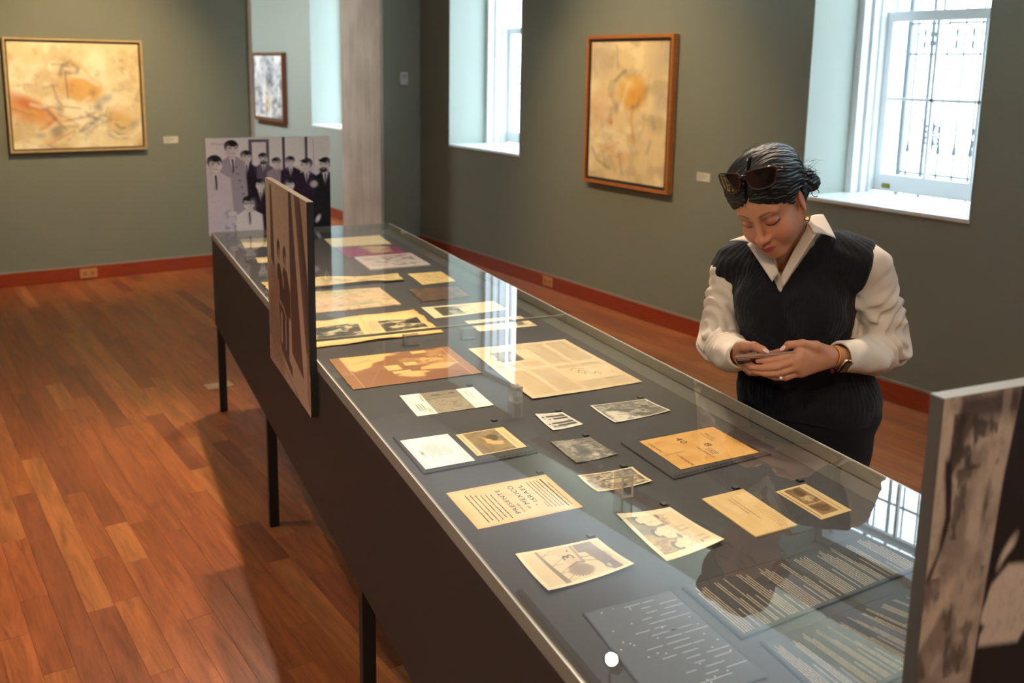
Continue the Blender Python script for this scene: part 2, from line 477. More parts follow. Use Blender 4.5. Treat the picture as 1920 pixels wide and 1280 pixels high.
# wrought iron grilles outside the two windows in view
def spiral(cx, cz, r0, turns, a0, sgn, n=22):
    out = []
    for i in range(n):
        t = i / (n - 1)
        r = r0 * (1 - 0.8 * t)
        a = a0 + sgn * turns * 2 * math.pi * t
        out.append((0, cx + r * math.cos(a), cz + r * math.sin(a)))
    return out
def grille(y0, y1, label):
    g = empty('window_grille', (XW + 0.98, (y0 + y1) / 2, 0.98))
    tag(g, label, 'grille')
    w2 = (y1 - y0) / 2 + 0.06
    H_ = 2.15
    bm = bmesh.new()
    for z in (0.12, 0.84, 1.02, 1.86):
        box(bm, -0.006, 0.006, -w2, w2, z - 0.006, z + 0.006)
    for s in (-1, 1):
        box(bm, -0.012, 0.012, s * w2 - 0.012, s * w2 + 0.012, -0.3, H_)
    obj('grille_frame', bm, M_iron, g)
    nb = 11
    for i in range(nb):
        y = -w2 + (i + 0.5) * 2 * w2 / nb
        bm = bmesh.new()
        r = 0.011 if i % 4 == 1 else 0.0055
        cyl(bm, (0, y, -0.3), (0, y, H_), r, seg=8)
        for zz in (0.05, 0.25):
            cyl(bm, (0, y, zz), (0, y, zz + 0.10), 0.014, 0.003, seg=8)
        obj('bar', bm, M_iron, g, smooth=True)
    for i in range(1, nb):
        y = -w2 + i * 2 * w2 / nb
        bm = bmesh.new()
        for (cz, sg) in ((0.93, 1), (0.93, -1)):
            tube(bm, spiral(y + sg * 0.022, cz + 0.03, 0.034, 1.1, math.pi / 2, sg), 0.005, 6)
            tube(bm, spiral(y + sg * 0.022, cz - 0.03, 0.034, 1.1, -math.pi / 2, -sg), 0.005, 6)
        if i % 3 == 0:
            for sg in (1, -1):
                tube(bm, spiral(y + sg * 0.022, 0.40, 0.045, 1.2, math.pi / 2, sg), 0.006, 6)
                tube(bm, spiral(y + sg * 0.022, 0.32, 0.045, 1.2, -math.pi / 2, -sg), 0.006, 6)
            cyl(bm, (0, y, 0.28), (0, y, 0.50), 0.012, 0.004, seg=8)
        obj('scroll', bm, M_iron, g, smooth=True)['kind'] = 'stuff'
    return g
grille(2.54, 3.545, 'grey wrought iron grille with scrolls outside the right-hand sash window')

# outside: pale pavement and a plain pale building across the street
M_pave = mat('pale_pavement', srgb(205, 206, 206), 0.9, noise=0.05, nscale=3)
struct(boxes('ground_outside', [(XW + 0.63, 40, -20, 40, -0.5, -0.35)], M_pave))
bld = empty('town_building', (26, 24, -0.35))
tag(bld, 'pale building across the street seen faintly through the right-hand window', 'building')
boxes('facade', [(0, 6, -3, 5, 0, 5.2)], mat('pale_stucco', srgb(196, 200, 206), 0.9, noise=0.03), bld)
M_dkwin = mat('far_dark_pane', srgb(120, 132, 146), 0.3)
for k in range(3):
    for j in range(2):
        boxes('window', [(-0.05, 0.0, -2.2 + 2.3 * k, -1.2 + 2.3 * k, 0.9 + 2.2 * j, 2.3 + 2.2 * j)], M_dkwin, bld)
# light portals in the window openings (sampling of the sky light)
for n, a, b in WINS:
    ld = bpy.data.lights.new('window_portal', 'AREA')
    ld.shape = 'RECTANGLE'; ld.size = b - a - 0.05; ld.size_y = HEAD - SILL - 0.05
    ld.cycles.is_portal = True
    lo = bpy.data.objects.new('window_portal', ld); COL.objects.link(lo)
    lo.location = (XW + 0.70, (a + b) / 2, (SILL + HEAD) / 2)
    lo.rotation_euler = (math.pi / 2, 0, math.pi / 2)

# ------------------------------------------------------------------ ceiling track with spotlights
M_track = mat('black_track_metal', srgb(30, 30, 32), 0.45, 0.5, noise=0.05)
M_bulb = emit_mat('lit_lamp_face', (1.0, 0.84, 0.62, 1), 60.0)
heads = []
for i, (p, t, e, cone, blend, colr_, size) in enumerate(SPOTS):
    ld = bpy.data.lights.new('spot_beam', 'SPOT')
    ld.energy = e; ld.spot_size = math.radians(cone); ld.spot_blend = blend; ld.color = colr_; ld.shadow_soft_size = size
    d = (t - p).normalized()
    lo = bpy.data.objects.new('spot_beam', ld); COL.objects.link(lo)
    lo.rotation_euler = d.to_track_quat('-Z', 'Y').to_euler()
    hd = empty('track_spotlight', (p.x, p.y, CEIL - 0.03))
    where = ['over the far end of the display case', 'over the woman beside the case', 'over the right aisle, mirrored in the case glass',
             'over the near left aisle', 'over the middle of the left aisle', 'over the middle of the case, lighting the left aisle', 'over the photographer side, aimed at the woman', 'added to brighten the large rock board on the near end', 'washing the wide abstract picture',
             'washing the upright abstract picture', 'added unseen to wash the bare left stretch of the back wall'][i]
    tag(hd, 'black ceiling track spotlight ' + where, 'spotlight', 'ceiling track spotlights')
    off = Vector((p.x, p.y, CEIL - 0.03))
    q = p - off
    bm = bmesh.new()
    cyl(bm, q - d * 0.13, q - d * 0.005, 0.036, 0.046, 20)
    obj('lamp_housing', bm, M_track, hd, smooth=False)
    bm = bmesh.new(); cyl(bm, q - d * 0.004, q - d * 0.002, 0.034, 0.034, 20)
    obj('lamp_face', bm, M_bulb, hd)
    bm = bmesh.new(); cyl(bm, (0, 0, -0.001), (0, 0, -0.03), 0.02, 0.02, 12); tube(bm, [(0, 0, -0.02), tuple((q - d * 0.08) * 0.6 + Vector((0.0, 0.03, 0))), tuple(q - d * 0.08)], 0.007, 6)
    obj('yoke', bm, M_track, hd)
    lo.parent = hd; lo.location = q + d * 0.01

M_trough = mat('white_fill_trough_metal', srgb(220, 220, 218), 0.5)
for i, (cx_, ya, yb) in enumerate(((0.93, -1.7, 5.8), (2.46, 2.6, 5.2), (-0.46, -0.8, 4.6), (1.75, 1.6, 3.6))):
    p = empty('lighting_track', tuple(case2world(cx_, (ya + yb) / 2, CEIL)), A_CASE)
    tag(p, 'black ceiling lighting track ' + ['above the middle line of the case', 'above the right aisle', 'above the left aisle', 'above the right edge of the case'][i], 'lighting track')
    boxes('rail', [(-0.018, 0.018, -(yb - ya) / 2, (yb - ya) / 2, -0.03, 0.0)], M_track, p, bevel=0.002)
    boxes('end_feed', [(-0.02, 0.02, -(yb - ya) / 2 - 0.05, -(yb - ya) / 2, -0.034, 0.0)], M_track, p, bevel=0.002)
for i, (c_, w__, l_, e_) in enumerate(FILL_TROUGHS):  # added out of view to brighten the ceiling and walls
    p = empty('fill_uplight_trough', c_)
    tag(p, ['added white fill-light trough along the top of the window wall', 'added white fill-light trough along the top of the left wall'][i], 'ceiling light')
    h = w__ / 2 + 0.012
    boxes('trough', [(-h, h, -l_ / 2, l_ / 2, -0.03, -0.02), (-h, -h + 0.006, -l_ / 2, l_ / 2, -0.02, 0.02), (h - 0.006, h, -l_ / 2, l_ / 2, -0.02, 0.02)], M_trough, p)
    for y in (-2.8, 0, 2.8):
        boxes('wall_bracket', [(h, XW - c_[0], y - 0.01, y + 0.01, -0.03, 0.0) if i == 0 else (XL - c_[0], -h, y - 0.01, y + 0.01, -0.03, 0.0)], M_trough, p)
    ld = bpy.data.lights.new('fill_uplight', 'AREA'); ld.shape = 'RECTANGLE'; ld.size = w__; ld.size_y = l_ - 0.1; ld.energy = e_; ld.color = COOL
    lo = bpy.data.objects.new('fill_uplight', ld); COL.objects.link(lo); lo.parent = p; lo.rotation_euler = (math.pi, 0, 0); lo.location = (0, 0, 0.0)
for i, (c_, e_) in enumerate(FILL_PANELS):  # added fill lamps, out of view beyond the doorway
    p = empty('fill_panel_lamp', (c_[0], c_[1], CEIL)); tag(p, ['added flat fill lamp of the next room nearer the doorway', 'added flat fill lamp deep in the next room'][i], 'ceiling light')
    boxes('fill_frame', [(-0.32, 0.32, -0.32, -0.30, -0.03, 0), (-0.32, 0.32, 0.30, 0.32, -0.03, 0), (-0.32, -0.30, -0.30, 0.30, -0.03, 0), (0.30, 0.32, -0.30, 0.30, -0.03, 0)], M_trough, p)
    boxes('diffuser', [(-0.30, 0.30, -0.30, 0.30, -0.012, -0.008)], emit_mat('fill_diffuser', (0.8, 0.9, 1.0, 1), 4.0), p)
    ld = bpy.data.lights.new('panel_fill', 'AREA'); ld.size = 0.58; ld.energy = e_; ld.color = (0.85, 0.93, 1.0)
    lo = bpy.data.objects.new('panel_fill', ld); COL.objects.link(lo); lo.parent = p; lo.location = (0, 0, -0.035)
# ================================================================== PAINTER for flat prints (vertex colours on a fine grid)
class Cv:
    def __init__(s, w_, h, col):
        s.w, s.h = w_, h
        s.a = np.ones((h, w_, 3)) * np.array(col[:3])
        s.y, s.x = np.mgrid[0:h, 0:w_]
        s.asp = w_ / h
        s.x = (s.x + 0.5) / w_; s.y = (s.y + 0.5) / h
    def put(s, m, col, al=1.0):
        m = np.clip(m, 0, 1)[..., None] * al
        s.a = s.a * (1 - m) + np.array(col[:3]) * m
    def soft(s, d, e):           # d<0 inside (in units of height)
        return np.clip(0.5 - d / (2 * e + 1e-6), 0, 1)
    def ell(s, cx, cy, rx, ry, col, rot=0, e=0.01, al=1.0):
        X = (s.x - cx) * s.asp; Y = s.y - cy
        c, q = math.cos(rot), math.sin(rot)
        u = (X * c + Y * q) / (rx * s.asp); v = (-X * q + Y * c) / ry
        d = (np.sqrt(u * u + v * v) - 1) * min(rx * s.asp, ry)
        s.put(s.soft(d, e), col, al)
    def rect(s, x0, y0, x1, y1, col, e=0.002, al=1.0):
        d = np.maximum(np.maximum((x0 - s.x) * s.asp, (s.x - x1) * s.asp), np.maximum(y0 - s.y, s.y - y1))
        s.put(s.soft(d, e), col, al)
    def poly(s, pts, col, e=0.006, al=1.0):
        X = s.x * s.asp; Y = s.y
        ins_ = np.zeros(X.shape, bool); dm = np.full(X.shape, 9.0)
        n = len(pts)
        for i in range(n):
            x0, y0 = pts[i][0] * s.asp, pts[i][1]; x1, y1 = pts[(i + 1) % n][0] * s.asp, pts[(i + 1) % n][1]
            c = ((y0 > Y) != (y1 > Y)) & (X < (x1 - x0) * (Y - y0) / (y1 - y0 + 1e-12) + x0)
            ins_ ^= c
            L = (x1 - x0) ** 2 + (y1 - y0) ** 2 + 1e-12
            t = np.clip(((X - x0) * (x1 - x0) + (Y - y0) * (y1 - y0)) / L, 0, 1)
            dm = np.minimum(dm, np.hypot(X - x0 - t * (x1 - x0), Y - y0 - t * (y1 - y0)))
        s.put(s.soft(np.where(ins_, -dm, dm), e), col, al)
    def line(s, pts, wd, col, e=0.003, al=1.0):
        X = s.x * s.asp; Y = s.y
        dm = np.full(X.shape, 9.0)
        for (a, b) in zip(pts[:-1], pts[1:]):
            x0, y0, x1, y1 = a[0] * s.asp, a[1], b[0] * s.asp, b[1]
            L = (x1 - x0) ** 2 + (y1 - y0) ** 2 + 1e-12
            t = np.clip(((X - x0) * (x1 - x0) + (Y - y0) * (y1 - y0)) / L, 0, 1)
            dm = np.minimum(dm, np.hypot(X - x0 - t * (x1 - x0), Y - y0 - t * (y1 - y0)))
        s.put(s.soft(dm - wd, e), col, al)
    def noise(s, sx, sy, seed, col, lo=0.45, hi=0.65, al=1.0, mask=None, octv=4):
        f = fbm(s.h, s.w, sx, sy, seed, octv)
        m = np.clip((f - lo) / (hi - lo), 0, 1)
        if mask is not None: m = m * mask
        s.put(m, col, al)
    def box(s, x0, y0, x1, y1):
        return ((s.x > x0) & (s.x < x1) & (s.y > y0) & (s.y < y1)).astype(float)
    def grain(s, k, seed=1):
        s.a = np.clip(s.a * (1 + k * (np.random.RandomState(seed).rand(s.h, s.w, 1) - 0.5)), 0, 1)

def grid_mesh(name, cv, fn, thick=0.0, flip=False):
    """fn(s,t) -> position; s along reading direction, t downwards; canvas colours per vertex"""
    h, w_ = cv.h, cv.w
    S, T = np.meshgrid(np.linspace(0, 1, w_), np.linspace(0, 1, h))
    P = fn(S, T).reshape(-1, 3)
    idx = np.arange(h * w_).reshape(h, w_)
    q = np.stack([idx[:-1, :-1], idx[1:, :-1], idx[1:, 1:], idx[:-1, 1:]], -1).reshape(-1, 4)
    if flip: q = q[:, ::-1]
    colr2 = np.concatenate([cv.a.reshape(-1, 3), np.ones((h * w_, 1))], 1)
    faces = q
    if thick:
        # rim and underside
        ring = np.concatenate([idx[0, :-1], idx[:-1, -1], idx[-1, :0:-1], idx[:0:-1, 0]])
        n0 = len(P)
        dn = P[ring] - np.array([0, 0, thick])
        P = np.concatenate([P, dn]); nr = len(ring)
        edge = cv.a.reshape(-1, 3)[ring] * 0.8
        colr2 = np.concatenate([colr2, np.concatenate([edge, np.ones((nr, 1))], 1)])
        i = np.arange(nr); j = (i + 1) % nr
        side = np.stack([ring[i], ring[j], n0 + j, n0 + i], -1)
        if flip: side = side[:, ::-1]
        faces = np.concatenate([q, side])
    me = bpy.data.meshes.new(name)
    me.vertices.add(len(P)); me.vertices.foreach_set('co', P.ravel())
    me.loops.add(len(faces) * 4); me.loops.foreach_set('vertex_index', faces.ravel().astype(np.int32))
    me.polygons.add(len(faces)); me.polygons.foreach_set('loop_start', np.arange(0, len(faces) * 4, 4, dtype=np.int32))
    me.update(calc_edges=True)
    paint_mesh(me, colr2)
    return me

M_print = attr_mat('matte_print', 0.55, 0.25)
M_photo = attr_mat('glossy_photo_print', 0.34, 0.4)
M_paper = attr_mat('aged_paper', 0.85, 0.15, bump=0.15, bscale=500)
M_canvas = attr_mat('oil_on_canvas', 0.6, 0.25, bump=0.5, bscale=160)

def S(r, g, b): return srgb(r, g, b)[:3]

# ================================================================== PICTURES ON THE WALLS
def picture(name, label, w_, h, loc, rz, cv, fr, fw_, depth, inner, frame_m, inner_m, cat='painting'):
    p = empty(name, loc, rz)          # local: x along the wall, -y out of the wall, z up; origin at the lower left corner on the wall
    tag(p, label, cat)
    L = [(0, w_, -depth, 0, 0, fw_), (0, w_, -depth, 0, h - fw_, h), (0, fw_, -depth, 0, fw_, h - fw_), (w_ - fw_, w_, -depth, 0, fw_, h - fw_)]
    f_ = boxes('frame', L, frame_m, p, bevel=0.002)
    a = fw_
    boxes('inner_lip', [(a, w_ - a, -depth * inner[1], -0.004, a, a + inner[0]), (a, w_ - a, -depth * inner[1], -0.004, h - a - inner[0], h - a),
        (a, a + inner[0], -depth * inner[1], -0.004, a + inner[0], h - a - inner[0]), (w_ - a - inner[0], w_ - a, -depth * inner[1], -0.004, a + inner[0], h - a - inner[0])], inner_m, f_)
    b = a + inner[0]
    me = grid_mesh('canvas', cv, lambda s, t: np.stack([b + s * (w_ - 2 * b), np.full_like(s, -depth * inner[2]), h - b - t * (h - 2 * b)], -1))
    link_mesh('canvas', me, M_canvas, p)
    return p

M_wood_fr = mat('honey_wood_frame', srgb(176, 106, 44), 0.45, 0.4, col2=srgb(140, 76, 26), nscale=14, stretch=(1, 1, 6))
M_gilt_fr = mat('pale_gilt_frame', srgb(196, 170, 118), 0.5, 0.4, col2=srgb(150, 122, 78), nscale=20)
M_blk_lip = mat('black_lip', srgb(26, 22, 20), 0.6)
M_brown_lip = mat('brown_lip', srgb(84, 62, 40), 0.6)  # plain brown inner lip of the gilt frame

# wide abstract picture on the back wall
c = Cv(190, 160, S(224, 204, 156))
c.noise(5, 4, 21, S(240, 226, 188), 0.42, 0.62)
c.noise(7, 6, 22, S(196, 166, 116), 0.52, 0.7, 0.6)
c.ell(0.09, 0.62, 0.22, 0.10, S(206, 128, 60), 0.35, 0.05, 0.75)
c.ell(0.14, 0.58, 0.13, 0.05, S(190, 96, 44), 0.5, 0.03, 0.7)
c.ell(0.27, 0.70, 0.12, 0.09, S(216, 150, 84), 0.2, 0.05, 0.6)
c.ell(0.55, 0.44, 0.15, 0.13, S(212, 158, 74), 0.1, 0.03, 0.85)
c.ell(0.38, 0.42, 0.06, 0.14, S(198, 150, 92), 0.0, 0.04, 0.6)
c.line([(0.38, 0.30), (0.40, 0.22), (0.46, 0.18), (0.52, 0.24), (0.50, 0.30), (0.42, 0.28)], 0.014, S(110, 98, 92), 0.02, 0.75)
c.line([(0.42, 0.30), (0.425, 0.44), (0.43, 0.54)], 0.006, S(120, 92, 60), 0.01, 0.7)
c.line([(0.32, 0.40), (0.34, 0.52), (0.38, 0.60), (0.52, 0.62)], 0.006, S(140, 104, 70), 0.012, 0.6)
c.line([(0.40, 0.74), (0.55, 0.70), (0.63, 0.66)], 0.007, S(170, 86, 48), 0.01, 0.6)
for (x_, y_, a_, b_) in ((0.66, 0.60, 0.03, 0.05), (0.72, 0.53, 0.04, 0.03), (0.62, 0.47, 0.015, 0.02), (0.33, 0.84, 0.05, 0.06), (0.20, 0.87, 0.02, 0.015), (0.36, 0.62, 0.02, 0.04), (0.93, 0.78, 0.05, 0.03), (0.80, 0.88, 0.05, 0.03)):
    c.ell(x_, y_, a_, b_, S(100, 92, 92), rnd.uniform(-0.6, 0.6), 0.03, 0.6)
c.ell(0.84, 0.72, 0.10, 0.12, S(216, 170, 98), -0.4, 0.05, 0.6)
c.line([(0.70, 0.82), (0.80, 0.90), (0.92, 0.90), (0.98, 0.82)], 0.012, S(238, 222, 176), 0.01, 0.8)
c.noise(14, 12, 25, S(150, 130, 104), 0.62, 0.8, 0.4)
r1_ = random.Random(77)
for k in range(34):      # loose brush strokes
    cx_, cy_ = r1_.choice([(0.45, 0.32), (0.68, 0.60), (0.30, 0.62), (0.80, 0.80), (0.15, 0.60), (0.55, 0.72), (0.36, 0.85)])
    cx_ += r1_.gauss(0, 0.09); cy_ += r1_.gauss(0, 0.07); a_ = r1_.uniform(-0.9, 0.9); l_ = r1_.uniform(0.03, 0.12)
    col_s = r1_.choice([S(112, 100, 96), S(150, 120, 84), S(196, 120, 62), S(246, 234, 200), S(214, 170, 92), S(92, 86, 88)])
    c.line([(cx_ - l_ * math.cos(a_), cy_ - l_ * math.sin(a_)), (cx_, cy_ + r1_.uniform(-0.03, 0.03)), (cx_ + l_ * math.cos(a_), cy_ + l_ * math.sin(a_))], r1_.uniform(0.003, 0.014), col_s, 0.016, r1_.uniform(0.35, 0.7))
picture('painting', 'wide abstract cream and orange painting in a thin pale gilt frame left of the doorway', 0.975, 0.845, (0.940, YB, 1.012), 0, c, 0, 0.016, 0.045, (0.012, 0.4, 0.5), M_gilt_fr, M_brown_lip)


c = Cv(120, 150, S(220, 196, 146))
c.noise(4, 5, 31, S(232, 212, 166), 0.42, 0.6)
c.noise(6, 8, 33, S(188, 164, 122), 0.5, 0.7, 0.7)
c.ell(0.16, 0.12, 0.16, 0.12, S(172, 156, 132), 0.3, 0.08, 0.55)
c.ell(0.92, 0.12, 0.12, 0.16, S(168, 150, 130), 0.1, 0.08, 0.6)
c.ell(0.14, 0.50, 0.14, 0.12, S(206, 160, 116), 0.2, 0.08, 0.6)
c.ell(0.56, 0.36, 0.17, 0.12, S(218, 164, 62), 0.2, 0.03, 0.9)
c.ell(0.62, 0.36, 0.09, 0.09, S(208, 140, 52), 0.5, 0.04, 0.6)
c.ell(0.52, 0.29, 0.08, 0.03, S(236, 214, 140), 0.2, 0.03, 0.6)
c.line([(0.34, 0.28), (0.42, 0.23), (0.47, 0.21)], 0.012, S(112, 98, 84), 0.014, 0.7)
c.line([(0.34, 0.03), (0.36, 0.14), (0.37, 0.20)], 0.004, S(140, 120, 96), 0.006, 0.6)
c.line([(0.58, 0.47), (0.56, 0.54), (0.60, 0.70)], 0.012, S(198, 120, 52), 0.015, 0.6)
c.ell(0.36, 0.47, 0.03, 0.04, S(112, 96, 84), 0, 0.02, 0.55)
c.ell(0.74, 0.34, 0.03, 0.05, S(124, 104, 84), 0.4, 0.02, 0.5)
c.ell(0.92, 0.42, 0.08, 0.08, S(178, 160, 140), 0, 0.03, 0.6)
c.ell(0.88, 0.57, 0.10, 0.06, S(172, 150, 112), 0, 0.03, 0.6)
c.ell(0.30, 0.58, 0.02, 0.02, S(196, 90, 40), 0, 0.012, 0.8)
c.line([(0.05, 0.78), (0.12, 0.86), (0.22, 0.90), (0.30, 0.92)], 0.008, S(120, 100, 76), 0.014, 0.6)
c.line([(0.20, 0.80), (0.24, 0.90)], 0.005, S(120, 100, 76), 0.01, 0.5)
c.line([(0.10, 0.72), (0.30, 0.74), (0.46, 0.70)], 0.016, S(238, 222, 186), 0.014, 0.7)
c.ell(0.46, 0.84, 0.06, 0.05, S(206, 134, 84), 0, 0.04, 0.5)
c.noise(10, 12, 36, S(170, 148, 112), 0.6, 0.8, 0.35)
for k in range(30):
    cx_, cy_ = r1_.choice([(0.30, 0.75), (0.55, 0.35), (0.65, 0.70), (0.25, 0.45), (0.75, 0.20)])
    cx_ += r1_.gauss(0, 0.12); cy_ += r1_.gauss(0, 0.08); a_ = r1_.uniform(-1.4, 1.4); l_ = r1_.uniform(0.03, 0.10)
    col_s = r1_.choice([S(132, 116, 92), S(168, 140, 96), S(204, 140, 74), S(242, 228, 190), S(218, 176, 92), S(150, 134, 116)])
    c.line([(cx_ - l_ * math.cos(a_), cy_ - l_ * math.sin(a_)), (cx_, cy_ + r1_.uniform(-0.03, 0.03)), (cx_ + l_ * math.cos(a_), cy_ + l_ * math.sin(a_))], r1_.uniform(0.003, 0.014), col_s, 0.018, r1_.uniform(0.3, 0.6))
picture('painting', 'upright abstract ochre painting in a honey wood frame between the two windows', 0.885, 1.035, (XW, 5.475, 0.895), -math.pi / 2, c, 0, 0.024, 0.05, (0.020, 0.78, 0.72), M_wood_fr, M_blk_lip)

# grey picture in the next room
c = Cv(80, 90, S(196, 198, 196))
c.noise(5, 7, 41, S(120, 124, 126), 0.5, 0.68, 0.9)
c.noise(8, 4, 42, S(236, 234, 226), 0.5, 0.65, 0.9)
c.ell(0.55, 0.4, 0.1, 0.2, S(90, 92, 96), 0.2, 0.06, 0.7)
c.ell(0.5, 0.75, 0.08, 0.12, S(206, 180, 120), 0.0, 0.06, 0.7)
c.noise(12, 14, 43, S(70, 76, 80), 0.58, 0.75, 0.6)
picture('painting', 'grey and white abstract painting in a brown frame seen through the doorway', 1.06, 0.85, (XW, 12.42, 0.985), -math.pi / 2, c, 0, 0.03, 0.06, (0.01, 0.7, 0.75), mat('brown_wood_frame', srgb(112, 66, 40), 0.5, noise=0.1), M_blk_lip)

# small caption cards beside the pictures, wall plate, outlets
M_card = mat('off_white_caption_card', srgb(196, 192, 172), 0.7, noise=0.03)
M_greyink = mat('grey_ink', srgb(120, 118, 108), 0.8)
def caption(loc, rz, label):
    p = empty('caption_card', loc, rz); tag(p, label, 'label')
    boxes('card', [(0, 0.115, -0.003, 0, 0, 0.055)], M_card, p, bevel=0.0008)
    bm = bmesh.new()
    for k in range(4):
        n_ = [0.05, 0.08, 0.07, 0.04][k]
        box(bm, 0.008, 0.008 + n_, -0.0034, -0.003, 0.044 - k * 0.011, 0.0475 - k * 0.011)
    obj('printed_lines', bm, M_greyink, p)
caption((2.055, YB, 1.052), 0, 'small pale caption card right of the wide painting')
caption((XW, 4.372, 1.012), -math.pi / 2, 'small caption card on the window wall right of the upright painting')
M_plate = mat('white_plastic_plate', srgb(206, 206, 206), 0.4)
th = empty('thermostat', (4.193, YB, 1.525)); tag(th, 'small white thermostat on the dark wall right of the doorway', 'thermostat')
boxes('housing', [(0, 0.076, -0.022, 0, 0, 0.118)], M_plate, th, bevel=0.004)
boxes('display', [(0.016, 0.060, -0.0225, -0.021, 0.066, 0.096)], mat('grey_display', srgb(150, 156, 156), 0.3), th)
M_out_w = mat('wooden_outlet_plate', srgb(186, 128, 78), 0.5, noise=0.08)
M_slot = mat('socket_black', srgb(30, 24, 20), 0.6)
def outlet(loc, rz, label):
    p = empty('outlet', loc, rz); tag(p, label, 'outlet')
    pl_ = boxes('plate', [(0, 0.128, -0.006, 0, 0, 0.076)], M_out_w, p, bevel=0.002)
    for xx in (0.036, 0.092):
        s_ = boxes('socket', [(xx - 0.017, xx + 0.017, -0.0085, -0.006, 0.02, 0.056)], mat('socket_face', srgb(170, 112, 66), 0.5), p, bevel=0.003)
        boxes('slot', [(xx - 0.008, xx - 0.0055, -0.0089, -0.0085, 0.034, 0.047), (xx + 0.0055, xx + 0.008, -0.0089, -0.0085, 0.034, 0.047), (xx - 0.002, xx + 0.002, -0.0089, -0.0085, 0.024, 0.029)], M_slot, s_)
outlet((1.362, YB - BT, 0.014), 0, 'tan double outlet plate in the red baseboard below the wide painting')
outlet((XW - BT, 5.975, 0.02), -math.pi / 2, 'tan outlet plate in the red baseboard of the window wall')
# brass floor plate beyond the case leg
fp = empty('floor_outlet', tuple(case2world(0.62, 5.12, 0.0)), 0.0)
tag(fp, 'pale brass floor outlet plate beside the far leg of the case', 'outlet')
boxes('plate', [(-0.07, 0.07, -0.05, 0.05, 0.0, 0.004)], mat('pale_brass_plate', srgb(196, 156, 120), 0.4, metal=0.2), fp, bevel=0.0015)
boxes('lid', [(-0.04, 0.04, -0.028, 0.028, 0.004, 0.006)], mat('pale_brass_lid', srgb(206, 168, 134), 0.35, metal=0.3), fp, bevel=0.001)

# ================================================================== DISPLAY CASE
CX0, CX1, CY0, CY1 = 0.575, 1.4716, 0.772, 4.787
ZB0, ZB1, ZT, ZD = 0.43, 0.861, 0.8895, 0.85
case = empty('display_case', (0, 0, 0), A_CASE)
tag(case, 'long dark table-height museum display case with a glass top on slim black legs', 'display case')
M_case = mat('dark_grey_case_paint', srgb(54, 45, 40), 0.62, 0.25, noise=0.04, nscale=60, bump=0.1, bscale=700)
M_leg = mat('black_steel_leg', srgb(40, 36, 34), 0.5, 0.35, noise=0.05)
M_felt = mat('charcoal_felt_lining', srgb(84, 82, 81), 0.95, 0.05, noise=0.10, nscale=600, bump=0.35, bscale=900)
M_liner = mat('grey_inner_rim', srgb(104, 103, 98), 0.9, 0.08, noise=0.05, nscale=200)
W_ = 0.012
boxes('case_body', [(CX0, CX0 + W_, CY0, CY1, ZB0, ZB1), (CX1 - W_, CX1, CY0, CY1, ZB0, ZB1), (CX0 + W_, CX1 - W_, CY0, CY0 + W_, ZB0, ZB1), (CX0 + W_, CX1 - W_, CY1 - W_, CY1, ZB0, ZB1),
    (CX0 + W_, CX1 - W_, CY0 + W_, CY1 - W_, ZB0, ZB0 + 0.012)], M_case, case)
boxes('deck', [(CX0 + W_, CX1 - W_, CY0 + W_, CY1 - W_, ZD - 0.012, ZD)], M_felt, case)
bm = bmesh.new()
I = 0.05
o4 = [(CX0 + W_, CY0 + W_), (CX1 - W_, CY0 + W_), (CX1 - W_, CY1 - W_), (CX0 + W_, CY1 - W_)]
i4 = [(CX0 + W_ + 0.006, CY0 + I), (CX1 - I, CY0 + I), (CX1 - I, CY1 - 0.02), (CX0 + W_ + 0.006, CY1 - 0.02)]
ov = [bm.verts.new((x, y, ZB1)) for x, y in o4]; iv = [bm.verts.new((x, y, ZD + 0.0004)) for x, y in i4]
for k in range(4):
    bm.faces.new((ov[k], ov[(k + 1) % 4], iv[(k + 1) % 4], iv[k]))
obj('inner_rim', bm, M_liner, case)
LEG = 0.034
for yy in (CY1 - 0.08, 3.393, 2.118, CY0 + 0.05):
    for xx in (CX0, CX1 - LEG):
        boxes('leg', [(xx, xx + LEG, yy, yy + LEG, 0.0, ZB0)], M_leg, case, bevel=0.001)
M_lid = glass_mat('lid_glass', (0.975, 0.985, 0.98, 1), 0.08, power=4.0)
M_edge = glass_mat('polished_lid_edge', (0.9, 0.93, 0.9, 1), 0.06, 0.2, milk=0.8, milkcol=srgb(168, 162, 148))
SEAM = 2.772
for (ya, yb) in ((CY0, SEAM - 0.0015), (SEAM + 0.0015, CY1)):
    me = bpy.data.meshes.new('glass_pane')
    me.from_pydata([(CX0, ya, ZT), (CX1, ya, ZT), (CX1, yb, ZT), (CX0, yb, ZT)], [], [(0, 1, 2, 3)])
    g_ = link_mesh('glass_pane', me, M_lid, case)
    t_ = 0.006
    L = [(CX0, CX0 + t_, ya, yb, ZB1, ZT - 0.0002), (CX1 - t_, CX1, ya, yb, ZB1, ZT - 0.0002)]
    L.append((CX0 + t_, CX1 - t_, ya, ya + t_, ZB1, ZT - 0.0002) if ya == CY0 else (CX0 + t_, CX1 - t_, yb - t_, yb, ZB1, ZT - 0.0002))
    boxes('pane_rim', L, M_edge, g_)
    # edge lines with the window's bright glint put into their colour
    boxes('arris', [(CX0, CX0 + 0.0022, ya, yb, ZT - 0.0016, ZT + 0.0004), (CX1 - 0.0022, CX1, ya, yb, ZT - 0.0016, ZT + 0.0004)], mat('arris_painted_glint', srgb(188, 192, 190), 0.3, 0.6), g_)
boxes('seam_strip', [(CX0 + 0.006, CX1 - 0.006, SEAM - 0.0015, SEAM + 0.0015, ZT - 0.008, ZT)], M_edge, case)

def C2W(x, y, z=0.0):
    return case2world(x, y, z)

